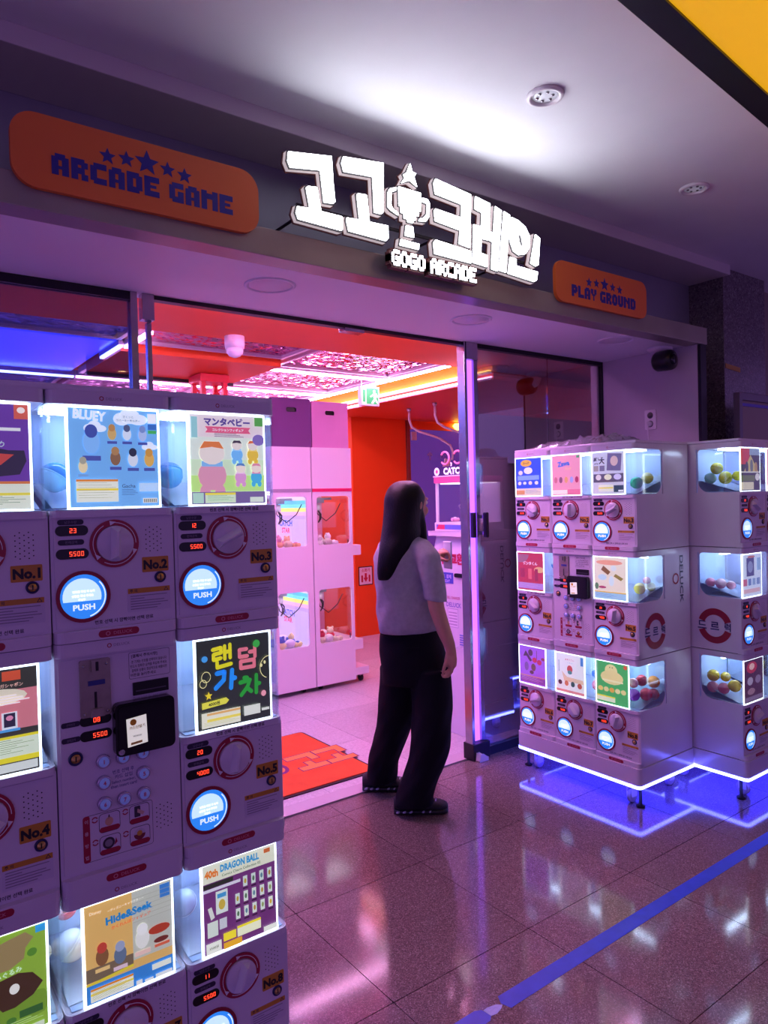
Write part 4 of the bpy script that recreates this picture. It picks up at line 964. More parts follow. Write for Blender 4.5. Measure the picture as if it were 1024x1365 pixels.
PO['m7'] = ('F0EEEA', [T('まめぐりん', 0.5, 0.86, 0.055, 'D86858', 0.02), T('ふぃぎゅあ', 0.5, 0.78, 0.035, 'A0A0A8', 0.01), ('e', 0.5, 0.62, 0.10, 0.10, 'D05040'), ('e', 0.5, 0.54, 0.08, 0.05, '489088'), ('p', [(0.2, 0.56), (0.4, 0.42), (0.95, 0.40), (0.98, 0.30), (0.3, 0.30)], 'E8C8A8'), ('e', 0.15, 0.25, 0.07, 0.06, '383848'), ('e', 0.38, 0.25, 0.07, 0.07, 'D07858'), ('e', 0.60, 0.25, 0.07, 0.07, '406060'), ('e', 0.84, 0.24, 0.08, 0.07, 'C86050'), ('r', 0, 0.02, 1, 0.08, 'E89090'), ('r', 0.88, 0.76, 0.97, 0.97, '5890D0'), ('r', 0.10, 0.52, 0.14, 0.82, 'B0B0B8')])
PO['m8'] = ('58B86C', [('e', 0.48, 0.80, 0.20, 0.16, 'F0E4A0'), ('e', 0.5, 0.64, 0.36, 0.17, 'EEDD98'), ('e', 0.44, 0.88, 0.015, 0.015, '605030'), ('e', 0.52, 0.88, 0.015, 0.015, '605030'), ('r', 0.2, 0.54, 0.85, 0.58, 'F8ECB8'), ('e', 0.14, 0.34, 0.08, 0.06, 'F0D078'), ('e', 0.32, 0.34, 0.08, 0.06, 'F0DC98'), ('e', 0.50, 0.34, 0.08, 0.06, 'E8B058'), ('e', 0.68, 0.34, 0.08, 0.06, 'F0E0A0'), ('e', 0.86, 0.34, 0.08, 0.06, 'E8D890'), ('r', 0.02, 0.05, 0.6, 0.18, 'E8F0C8'), ('r', 0.02, 0.15, 0.6, 0.18, 'F0E048'), ('e', 0.93, 0.94, 0.06, 0.05, 'E86850')])
PO['n1'] = ('384030', [('r', 0, 0.62, 0.45, 1, 'C84828'), ('r', 0.45, 0.84, 1, 1, '90A8B8'), ('p', [(0.15, 0.45), (0.5, 0.85), (0.9, 0.45)], 'C8B868'), ('e', 0.3, 0.55, 0.08, 0.14, '404838'), ('e', 0.55, 0.58, 0.08, 0.16, '6C7868'), ('e', 0.78, 0.55, 0.08, 0.13, 'B09048'), ('r', 0, 0.22, 0.7, 0.36, '687828'), ('r', 0, 0.02, 0.65, 0.2, 'E0D8B0'), ('e', 0.85, 0.32, 0.12, 0.09, 'E0DCD0'), ('r', 0, 0.42, 1, 0.45, 'D8D8C8')])
PO['n4'] = ('D8E4F0', [('r', 0.2, 0.48, 0.6, 0.92, '405078'), ('e', 0.4, 0.7, 0.14, 0.14, '8898B8'), ('e', 0.45, 0.94, 0.2, 0.03, 'C07868'), ('r', 0.02, 0.26, 0.22, 0.42, 'C86878'), ('r', 0.28, 0.26, 0.44, 0.42, '6888B8'), ('r', 0.5, 0.26, 0.66, 0.42, '88A8C8'), ('r', 0.72, 0.26, 0.9, 0.42, '7898C0'), ('r', 0.02, 0.08, 0.9, 0.18, 'E0B8B8'), ('r', 0.75, 0.6, 0.95, 0.9, '90B8D8')])
PO['n6'] = ('4C2840', [('e', 0.4, 0.82, 0.28, 0.14, 'B83048'), ('e', 0.4, 0.84, 0.14, 0.08, 'E8B8B0'), ('e', 0.3, 0.5, 0.15, 0.10, 'A898B0'), ('e', 0.72, 0.5, 0.15, 0.10, '887090'), ('e', 0.35, 0.25, 0.2, 0.08, '987080'), ('r', 0.05, 0.03, 0.95, 0.13, '806888')])

def make_unit(parent, x, z, n, left, price, poster, px, tip, num_rot):
    u = put('dispenser_unit', once('dispenser_unit', unit_body), parent, (x, 0, z))
    F = -0.0022
    put('window', once('window', window_shell), u)
    bg, it = PO[poster]
    put('poster', once('poster_' + poster, lambda: poster_mesh(bg, it)), u, (px, -0.0062, 0.279))
    put('poster_light', once('poster_light', m_frame), u, (px, -0.0055, 0.279))
    put('window_lamp', once('window_lamp', m_wled), u)
    put('dial_ring', once('dial_ring', m_dial_ring), u, (0.128, F, 0.2))
    put('dial', once('dial', m_dial), u, (0.128, F - 0.0005, 0.2), (0, num_rot, 0))
    put('push_ring', once('push_ring', m_push_ring), u, (0.062, F, 0.093))
    put('push_flap', once('push_flap', m_push), u, (0.062, F - 0.0004, 0.093))
    put('display', once('display_' + left, m_disp(left)), u, (0.043, F, 0.231))
    put('display', once('display_' + price, m_disp(price)), u, (0.043, F, 0.183))
    put('display_caption', once('caption_a', m_pill('남은수량')), u, (0.041, F, 0.2485))
    put('display_caption', once('caption_b', m_pill('판매금액')), u, (0.041, F, 0.207))
    put('number_plate', once('number_plate_%d' % n, m_num(n)), u, (0.2145, F, 0.150))
    put('lock', once('lock', m_lock), u, (0.224, F, 0.121))
    put('caution_label', once('caution_label', m_caution), u, (0.152, F, 0.049))
    put('speaker_grille', once('speaker_grille', m_speaker), u, (0.212, 0, 0.205))
    put('logo_badge', once('logo_badge', m_badge), u, (0.128, -0.017, 0.0125))
    put('header_logo', once('header_logo', m_header), u, (0.128, -0.013, 0.506))
    put('instruction_print', once('instruction_print', m_tip), u, (0.145, -0.0102 if tip else F - 0.0001, 0.2655 if tip else 0.036))
    return u
def control_body():
    g = MB()
    x0, x1 = 0.0015, UW - 0.0015
    g.box(x0, x1, 0.0, DEP, 0.003, 0.492, M_shell)
    g.prism(front_round(-0.017, 0.02), 0.001, 0.034, M_shell, 'z')
    g.prism(front_round(-0.013, DEP), 0.491, 0.519, M_shell, 'z')
    g.box(0.008, UW - 0.008, -0.0022, 0.001, 0.040, 0.484, M_shell)
    return g
def make_control(parent, x, z):
    u = put('control_unit', once('control_unit', control_body), parent, (x, 0, z))
    F = -0.0022
    def coin():
        chrome = mat('coin_chrome', 'B0A498', 0.25, 0.55, noise=(40, 0.15))
        g = MB().prism(rrect(0, 0.062, 0, 0.12, 0.004, 3), -0.006, 0, chrome)
        g.box(0.022, 0.042, -0.014, -0.006, 0.095, 0.119, chrome).box(0.03, 0.036, -0.0145, -0.014, 0.097, 0.116, M_black)
        g.box(0.016, 0.050, -0.0075, -0.006, 0.066, 0.076, paint('2C3480')).box(0.028, 0.033, -0.0068, -0.006, 0.018, 0.052, M_black)
        g.prism([(0.018, 0.001), (0.046, 0.001), (0.042, 0.018), (0.022, 0.018)], -0.016, -0.006, chrome)
        for a, b in ((0.008, 0.008), (0.054, 0.008), (0.008, 0.108), (0.054, 0.108)):
            g.lathe([(0.0035, 0), (0.003, -0.002), (0, -0.002)], (a, -0.006, b), M_steel, 'y', 8)
        return g
    put('coin_slot', once('coin_slot', coin), u, (0.048, F, 0.36))
    def notice():
        g = MB().flat(rrect(0, 0.09, 0, 0.058, 0.004), 0, M_txt).flat(rrect(0.0008, 0.0892, 0.0008, 0.0572, 0.0035), -0.0002, M_shell)
        g.text('[결제시 주의사항]', 0.034, 0.049, 0.0085, M_txt, -0.0005, 0.02)
        for k, s in enumerate(('· 본 기계는 번호를 선택하지 않습니다', '  반드시 정확한 금액을 투입해 주세요', '· 결제후 상품이 정상적으로 배출되면', '  버튼을 눌러주세요')):
            g.text(s, 0.043 - (0.012 if k == 3 else 0), 0.037 - k * 0.0095, 0.0068, M_txt, -0.0005, 0.01, maxw=0.08)
        return g
    put('notice_print', once('notice_print', notice), u, (0.15, F - 0.0001, 0.424))
    def slot():
        g = MB().box(0, 0.078, -0.003, 0, 0, 0.028, M_black).box(0.006, 0.072, -0.0036, -0.003, 0.008, 0.0105, mat('slot_grey', '585060', 0.4))
        for k, s in enumerate(('Please insert the exact amount', 'No change will be given', '正確な金額を投入してください', 'おつりは出ません')):
            g.text(s, 0.038 - 0.006 * (k % 2), -0.006 - k * 0.007, 0.005, M_greytxt, -0.0005, 0.0, maxw=0.075)
        return g
    put('card_slot', once('card_slot', slot), u, (0.157, F, 0.388))
    def term():
        g = MB().prism(rrect(0, 0.128, 0, 0.112, 0.012, 4), -0.022, 0, mat('terminal_gloss', '0A090C', 0.08))
        g.prism(rrect(0.006, 0.122, 0.006, 0.106, 0.01, 4), -0.024, -0.022, MATS['terminal_gloss'])
        g.lathe([(0.007, 0), (0.006, -0.002), (0, -0.002)], (0.012, -0.022, 0.010), paint('B8B0C0'), 'y', 12)
        return g
    put('card_terminal', once('card_terminal', term), u, (0.112, F, 0.268))
    def card():
        lit = mat('card_screen', 'E8E4DC', 0.35, emit='E8E4DC', power=0.55)
        g = MB().prism([(0, 0), (0.042, 0.004), (0.040, 0.064), (-0.002, 0.06)], -0.002, 0, lit)
        g.flat(circ(0.012, 0.052, 0.007, 12), -0.0022, paint('E8B020')).text('카드단말기', 0.02, 0.041, 0.007, paint('A86820'), -0.0024, 0.02, 0.07)
        g.text('www', 0.02, 0.022, 0.004, paint('9090A0'), -0.0024).flat([(0.006, 0.004), (0.03, 0.006), (0.03, 0.011), (0.006, 0.009)], -0.0024, paint('E8C860'))
        return g
    put('terminal_sticker', once('terminal_sticker', card), u, (0.136, F - 0.0242, 0.286))
    for k, (t, z2) in enumerate((('08', 0.352), ('5500', 0.32))):
        put('display', once('display_' + t, m_disp(t)), u, (0.078, F, z2))
        put('display_caption', once('caption_c%d' % k, m_pill(('선택번호', '결제금액')[k])), u, (0.0285, F, z2 - 0.001)).scale = (0.72, 1, 0.95)
    def btn(n):
        def f():
            g = MB().lathe([(0.0145, 0), (0.0145, -0.008), (0.0125, -0.0105), (0.011, -0.0095)], (0, 0, 0), mat('button_rim', 'C8BED8', 0.15, 0.6), 'y', 22)
            g.lathe([(0.0108, -0.0085), (0.0105, -0.0108), (0, -0.0112)], (0, 0, 0), mat('button_cap', '8890D8', 0.3, emit='8090F0', power=0.12), 'y', 20)
            return g.text(str(n), 0, 0, 0.009, paint('C84870'), -0.0115, 0.03)
        return f
    bpos = [(0.09, 0.262), (0.131, 0.262), (0.173, 0.262), (0.09, 0.217), (0.173, 0.217), (0.09, 0.172), (0.131, 0.172), (0.173, 0.172)]
    for n, (a, b) in enumerate(bpos):
        put('number_button', once('number_button_%d' % (n + 1), btn(n + 1)), u, (a, F, b))
    def btxt():
        b = paint('3A3488')
        return MB().text('번호 선택 후', 0, 0.014, 0.009, b, 0, 0.01, maxw=0.045).text('카드 삽입', 0, 0.003, 0.009, b, 0, 0.01).text('Select number,', 0, -0.008, 0.007, b, 0, 0.01, maxw=0.05).text('then insert card', 0, -0.017, 0.007, b, 0, 0.01, maxw=0.055)
    put('button_print', once('button_print', btxt), u, (0.132, F - 0.0002, 0.218))
    put('lock', once('lock', m_lock), u, (0.036, F, 0.279)).scale = (1.15, 1, 1.15)
    def how():
        g = MB().flat(rrect(0, 0.146, 0, 0.098, 0.006), 0, M_txt).flat(rrect(0.001, 0.145, 0.001, 0.097, 0.005), -0.0002, M_shell)
        g.flat(rrect(0, 0.014, 0, 0.098, 0.005), -0.0004, M_red_ring)
        for k, s in enumerate('이용방법'):
            g.text(s, 0.007, 0.086 - k * 0.025, 0.0085, paint('D8B0C0'), -0.0006, 0.02)
        for k, (a, b) in enumerate(((0.032, 0.054), (0.095, 0.054), (0.032, 0.006), (0.095, 0.006))):
            g.flat(rrect(a, a + 0.044, b, b + 0.041, 0.008), -0.0004, M_txt).flat(rrect(a + 0.0012, a + 0.0428, b + 0.0012, b + 0.0398, 0.007), -0.0005, mat('pale_lilac', 'D8CCE0', 0.4))
            g.flat(rrect(a + 0.0012, a + 0.0428, b + 0.0012, b + 0.012, 0.005), -0.0006, M_red_ring)
            g.flat(arcband(a - 0.008, b + 0.032, 0.004, 0.0065, 0.3, 2.9), -0.0004, M_red_ring).flat(arcband(a - 0.008, b + 0.032, 0.004, 0.0065, 3.4, 6.0), -0.0004, M_red_ring)
            if k == 0:
                g.flat(circ(a + 0.021, b + 0.022, 0.0085, 14, 0.0095), -0.0008, paint('D8A888')).flat([(a + 0.018, b + 0.028), (a + 0.024, b + 0.028), (a + 0.021, b + 0.038)], -0.0008, M_txt)
            elif k == 1:
                g.flat(rrect(a + 0.011, a + 0.024, b + 0.014, b + 0.038, 0.002), -0.0008, paint('3C3444')).flat([(a + 0.018, b + 0.032), (a + 0.033, b + 0.022), (a + 0.029, b + 0.016), (a + 0.017, b + 0.024)], -0.0009, paint('D8B0A0'))
            elif k == 2:
                g.flat(circ(a + 0.019, b + 0.024, 0.0125, 16), -0.0008, paint('38303C')).flat(circ(a + 0.019, b + 0.024, 0.008, 16), -0.0009, paint('8C8490')).flat([(a + 0.03, b + 0.016), (a + 0.037, b + 0.022), (a + 0.034, b + 0.032)], -0.0009, M_red_ring)
            else:
                g.flat(circ(a + 0.021, b + 0.024, 0.0125, 16), -0.0008, paint('C8C0D0')).flat(circ(a + 0.021, b + 0.024, 0.0125, 10, None, PI, 2 * PI), -0.0009, paint('802838')).flat(circ(a + 0.021, b + 0.026, 0.006, 10), -0.001, paint('C89838'))
        return g
    put('how_to_print', once('how_to_print', how), u, (0.046, F - 0.0001, 0.055))
    put('speaker_grille', once('speaker_grille', m_speaker), u, (0.217, 0, 0.11))
    put('logo_badge', once('logo_badge', m_badge), u, (0.128, -0.017, 0.0175))
    put('header_logo', once('header_logo', m_header), u, (0.128, -0.013, 0.506))
    return u
def side_logo(side):
    def f():
        g = MB()
        for a0, a1 in ((0.32, PI - 0.32), (PI + 0.32, 2 * PI - 0.32)):
            g.flat([(side * a, b) for a, b in arcband(0, 0, 0.055, 0.088, a0, a1, 20)], 0, M_crim, 'x')
        for k, s in enumerate('드르럭'):
            g.text(s, side * (k - 1) * 0.066, 0, 0.040, paint('28306C'), 0, 0.02, axis='x', mirror=side)
        return g
    return f
def side_word(side):
    def f():
        g = MB().text('DELUCK', 0, 0, 0.030, paint('4A4460'), 0, 0.02, rot=-PI / 2 * side, axis='x', mirror=side, maxw=0.24, stretch=1.6)
        g.flat([(side * a - side * 0.052, b + 0.005) for a, b in arcband(0, 0, 0.02, 0.028, 0, 2 * PI - 0.01, 20)], 0, M_crim, 'x')
        return g
    return f
def capsule_machine(loc, rotz, label, stock, posters, px, tips, lit):
    W = 3 * UW
    t = thing('capsule_machine', label, 'vending machine', loc, rotz)
    n = 0
    for row in range(3):
        for c in range(3):
            z = NB + (2 - row) * UH
            if row == 1 and c == 1:
                make_control(t, c * UW, z)
                continue
            left, price = stock[n]
            make_unit(t, c * UW, z, n + 1, left, price, posters[n], px, tips[n], 0.5 + 1.1 * n)
            n += 1
    MB().box(0.001, W - 0.001, 0.0, DEP, NB + 3 * UH, NB + 3 * UH + 0.014, M_shell).build('top_panel', t, bev=0.004)
    MB().prism(rrect(-0.004, W + 0.004, -0.022, DEP, 0.02, 5, (1, 1, 0, 0)), 0.118, NB, M_shell, 'z').build('base', t)
    g = MB()
    outer, inner = rrect(-0.005, W + 0.005, -0.023, DEP + 0.001, 0.021, 5, (1, 1, 0, 0)), rrect(0.002, W - 0.002, -0.016, DEP - 0.006, 0.014, 5, (1, 1, 0, 0))
    g.prism(outer, 0.103, 0.118, glow('blue_white_led', (0.10, 0.12, 1.0), BLUE_LED), 'z', holes=[inner]).build('led_strip', t)
    MB().prism(rrect(0.0025, W - 0.0025, -0.0155, DEP - 0.0065, 0.0135, 5, (1, 1, 0, 0)), 0.104, 0.118, M_dark, 'z').build('under_plate', t)
    MB().prism(rrect(0.012, W - 0.012, -0.004, DEP - 0.02, 0.012, 4), 0.1, 0.104, glow('blue_under_led', (0.03, 0.025, 1.0), 4.5), 'z').build('under_light', t)
    for x in (0.09, W - 0.09):
        for y in (0.05, DEP - 0.07):
            g = MB().box(x - 0.02, x + 0.02, y - 0.02, y + 0.02, 0.085, 0.105, M_white_trim)
            g.prism([(y - 0.022, 0.03), (y + 0.016, 0.03), (y + 0.02, 0.087), (y - 0.02, 0.087)], x - 0.016, x - 0.012, M_white_trim, 'x')
            g.prism([(y - 0.022, 0.03), (y + 0.016, 0.03), (y + 0.02, 0.087), (y - 0.02, 0.087)], x + 0.012, x + 0.016, M_white_trim, 'x')
            o = g.build('caster', t)
            MB().lathe([(0.03, -0.010), (0.033, -0.007), (0.033, 0.007), (0.03, 0.010)], (x, y, 0.033), mat('caster_wheel', 'B8A8BC', 0.4), 'x', 18).build('wheel', o)
    for x in (0.03, W - 0.03):
        MB().lathe([(0.02, 0.0), (0.022, 0.008), (0.008, 0.014), (0.008, 0.105)], (x, 0.03, 0), M_dark, n=14).build('levelling_foot', t)
    for side, x in ((1, W + 0.0003), (-1, -0.0003)):
        put('side_logo', once('side_logo_%d' % side, side_logo(side)), t, (x, 0.135, NB + UH + 0.125))
        put('side_wordmark', once('side_wordmark_%d' % side, side_word(side)), t, (x, 0.37, NB + UH + 0.36))
    return t
S1 = [('23', '5500'), ('23', '5500'), ('12', '5500'), ('18', '4500'), ('20', '4000'), ('09', '5000'), ('30', '5500'), ('11', '5500')]
LM = capsule_machine((0.0594, 1.575, 0), 0, 'big capsule vending machine close to the camera, cut by the frame edge', S1, ['shark', 'blue', 'manta', 'figure', 'random', 'plush', 'seek', 'charm'], 0.042, [0, 0, 1, 0, 1, 0, 1, 0], 1)
M1 = capsule_machine((2.9913, 2.797, 0), -PI / 2, 'capsule vending machine beside the door post, front turned towards the doorway', S1, ['m1', 'm2', 'm3', 'm4', 'm5', 'm6', 'm7', 'm8'], 0.012, [0, 1, 0, 1, 1, 0, 0, 0], 1)
M2 = capsule_machine((3.450, 1.765, 0), 0, 'capsule vending machine at the right picture edge, its side facing us', S1, ['n1', 'm2', 'm4', 'n4', 'm7', 'n6', 'm5', 'm8'], 0.008, [0] * 8, 1)
# capsules lying in the windows
def capsule(machine, x, y, z, r, c1, c2, label, group):
    p = machine.matrix_basis @ Vector((x, y, z))
    m1 = mat('capsule_' + c1, c1, 0.12); m2 = mat('capsule_' + c2, c2, 0.12)
    key = 'capsule_%s_%s_%d' % (c1, c2, r * 1000)
    def f():
        return MB().ball((0, 0, 0), r, m1, 18, 12, m2=m2).lathe([(r * 1.0, -0.0015), (r * 1.035, -0.001), (r * 1.035, 0.001), (r * 1.0, 0.0015)], (0, 0, 0), m1, n=18)
    o = put('toy_capsule', once(key, f), None, p, (rnd.uniform(-0.8, 0.8), rnd.uniform(-0.8, 0.8), rnd.uniform(0, 6)))
    tag(o, label, 'capsule', group)
for M in (LM, M1, M2):
    M.matrix_basis = Matrix.Translation(M.location) @ Matrix.Rotation(M.rotation_euler.z, 4, 'Z')
ROWZ = (NB + 2 * UH, NB + UH, NB)
def heap(mach, unit, items, label, group):
    row, c = {1: (0, 0), 2: (0, 1), 3: (0, 2), 4: (1, 0), 5: (1, 2), 6: (2, 0), 7: (2, 1), 8: (2, 2)}[unit]
    for k, (x, y, z, r, c1, c2) in enumerate(items):
        capsule(mach, c * UW + x, y, ROWZ[row] + z, r, c1, c2, label if isinstance(label, str) else label[k], group)
heap(LM, 2, [(0.036, 0.10, 0.345, 0.033, 'A8E0F0', '4898D8'), (0.226, 0.11, 0.345, 0.030, '88D8F0', '4898D8')], ['pale blue toy capsule peeking out left of the sky blue poster', 'pale blue toy capsule peeking out right of the sky blue poster'], 'capsules beside the sky blue poster')
heap(LM, 3, [(0.034, 0.11, 0.35, 0.032, '58A8F0', '3070D0')], 'strong blue toy capsule beside the pastel baby toy poster', None)
heap(LM, 5, [(0.238, 0.10, 0.345, 0.016, 'E8D0B8', 'C8D8E8')], 'cream toy capsule squeezed beside the black random poster', None)
heap(LM, 4, [(0.235, 0.11, 0.35, 0.018, 'B8C0D8', 'D8DCE8')], 'grey toy capsule in the window at the keypad panel', None)
heap(LM, 6, [(0.237, 0.09, 0.37, 0.018, 'F4F0E8', 'E8E0D0')], 'white toy capsule beside the green plush toy poster', None)
heap(LM, 7, [(0.036, 0.14, 0.425, 0.026, 'E87890', 'F0B0C0')], 'pink toy capsule on top, beside the hide and seek poster', None)
heap(LM, 7, [(0.040, 0.11, 0.352, 0.034, 'E4ECFA', 'D0DCF4')], 'large white toy capsule under a pink one, hide and seek window', None)
heap(LM, 8, [(0.036, 0.11, 0.355, 0.032, 'DCE6F6', 'C0D0EC')], 'clear white toy capsule beside the purple charm poster', None)
heap(M1, 3, [(0.205, 0.08, 0.33, 0.030, '18A878', '30C8A0')], 'green toy capsule in the top window by the door post', None)
heap(M1, 3, [(0.222, 0.145, 0.352, 0.028, 'D8D060', 'E8E8B0')], 'yellow toy capsule behind the green one in the top window', None)
heap(M1, 2, [(0.205, 0.12, 0.338, 0.014, 'F05030', 'F0A090')], 'tiny red toy capsule beside the pink bag poster', None)
heap(M1, 4, [(0.222, 0.10, 0.36, 0.032, '2888E0', '80C8F0'), (0.225, 0.06, 0.42, 0.022, '3098E8', 'A8E0F0')], ['large blue toy capsule low down next to the red poster', 'small blue toy capsule high up next to the red poster'], 'blue capsules next to the red poster')
heap(M1, 5, [(0.205, 0.09, 0.332, 0.028, 'E8E468', 'F0F0A0'), (0.228, 0.15, 0.338, 0.022, 'E0E070', 'E8F0C0')], ['larger lemon toy capsule next to the poster, middle side window', 'smaller lemon toy capsule at the back corner, middle side window'], 'lemon capsules in the middle side window')
heap(M1, 5, [(0.222, 0.125, 0.37, 0.018, 'E070A8', 'F0A0C8')], 'small pink toy capsule resting over lemon ones, middle window', None)
heap(M1, 7, [(0.222, 0.06, 0.395, 0.024, '2878E0', '60A8F0')], 'blue toy capsule over a pink one beside the white poster', None)
heap(M1, 7, [(0.222, 0.07, 0.335, 0.030, 'E83868', 'F07898')], 'raspberry pink toy capsule under a blue one beside the white poster', None)
heap(M1, 8, [(0.226, 0.16, 0.385, 0.030, 'F07818', 'F09838')], 'orange toy capsule on top of the pile, lowest side window', None)
heap(M1, 8, [(0.195, 0.04, 0.336, 0.030, '9838C8', 'B868E0')], 'purple toy capsule in the lowest side window pile', None)
heap(M1, 8, [(0.226, 0.095, 0.335, 0.030, 'E02848', 'E85060'), (0.228, 0.155, 0.325, 0.028, 'B81838', 'D04050'), (0.19, 0.115, 0.393, 0.028, 'A82038', 'C83848')], ['bright red toy capsule next to the purple one, lowest side window', 'crimson toy capsule under the orange one, lowest side window', 'dark red toy capsule left of the orange one, lowest side window'], 'red capsules in the lowest side window')
heap(M1, 8, [(0.19, 0.045, 0.393, 0.024, 'F07890', 'F8A8B8')], 'pink toy capsule behind the purple one, lowest side window', None)
heap(M2, 1, [(0.034, 0.13, 0.393, 0.030, 'C8C818', 'E8E830'), (0.034, 0.085, 0.345, 0.032, 'D8E018', 'E8F040'), (0.036, 0.027, 0.352, 0.024, 'E0E820', 'F0F860')], ['olive yellow toy capsule, highest in the top window near the column', 'lime yellow toy capsule, middle of the top window near the column', 'small lime toy capsule beside the poster, top window near the column'], 'yellow-green capsules near the column')
heap(M2, 1, [(0.036, 0.165, 0.345, 0.028, '78C8B8', 'A8E0D8')], 'pale teal toy capsule behind yellow-green ones near the column', None)
heap(M2, 4, [(0.034, 0.172, 0.338, 0.024, 'E890B0', 'F0B8C8'), (0.034, 0.118, 0.336, 0.026, 'F0A0C0', 'F8D0DC'), (0.034, 0.066, 0.332, 0.022, 'E8A0B8', 'F0C8D0')], ['soft pink toy capsule farthest from the poster, near the column', 'soft pink toy capsule in the middle of three, near the column', 'soft pink toy capsule next to the blue-white poster, near the column'], 'soft pink capsules in one window')
heap(M2, 6, [(0.034, 0.165, 0.385, 0.030, 'D8B818', 'E8D040'), (0.034, 0.056, 0.352, 0.030, 'C8A818', 'E8D048'), (0.05, 0.11, 0.385, 0.024, 'E0C030', 'F0DC60')], ['golden toy capsule, farthest from the poster, lowest window near the column', 'golden toy capsule next to the dark poster, lowest window near the column', 'small golden toy capsule between two bigger ones, lowest window near the column'], 'golden capsules in the lowest window')
heap(M2, 6, [(0.034, 0.168, 0.326, 0.028, 'E07088', 'F0A0B0'), (0.034, 0.111, 0.33, 0.028, 'D85878', 'E890A8')], ['pale rose toy capsule under the golden one, farthest from the poster', 'deep rose toy capsule under golden ones, nearer the dark poster'], 'rose capsules in the lowest window')

# crumpled clear sheet lying on the machine by the door
g = MB()
R2 = random.Random(3)
nx, ny = 14, 22
zt = NB + 3 * UH + 0.015
vs = []
for j in range(ny):
    for i in range(nx):
        u, v = i / (nx - 1), j / (ny - 1)
        e = min(u, 1 - u, v, 1 - v)
        h = 0.075 * math.sin(PI * u) ** 0.7 * (0.5 + 0.5 * math.sin(v * 5.2 + u * 2.0)) * (0.3 + v) + R2.uniform(0, 0.03) * min(1, e * 8)
        vs.append((3.03 + u * 0.37 + R2.uniform(-0.01, 0.01), 2.2 + v * 0.56 + R2.uniform(-0.01, 0.01), zt + 0.002 + max(0, h)))
fs = [(j * nx + i, j * nx + i + 1, (j + 1) * nx + i + 1, (j + 1) * nx + i) for j in range(ny - 1) for i in range(nx - 1)]
g.add(vs, fs, clear('crinkled_film', (0.9, 0.88, 0.95), 0.10, 0.12, 0.6, haze=0.16))
o = g.build('plastic_sheet')
md = o.modifiers.new('thickness', 'SOLIDIFY'); md.thickness = 0.0006
tag(o, 'crumpled clear plastic sheet lying on top of a capsule machine', 'plastic sheet')

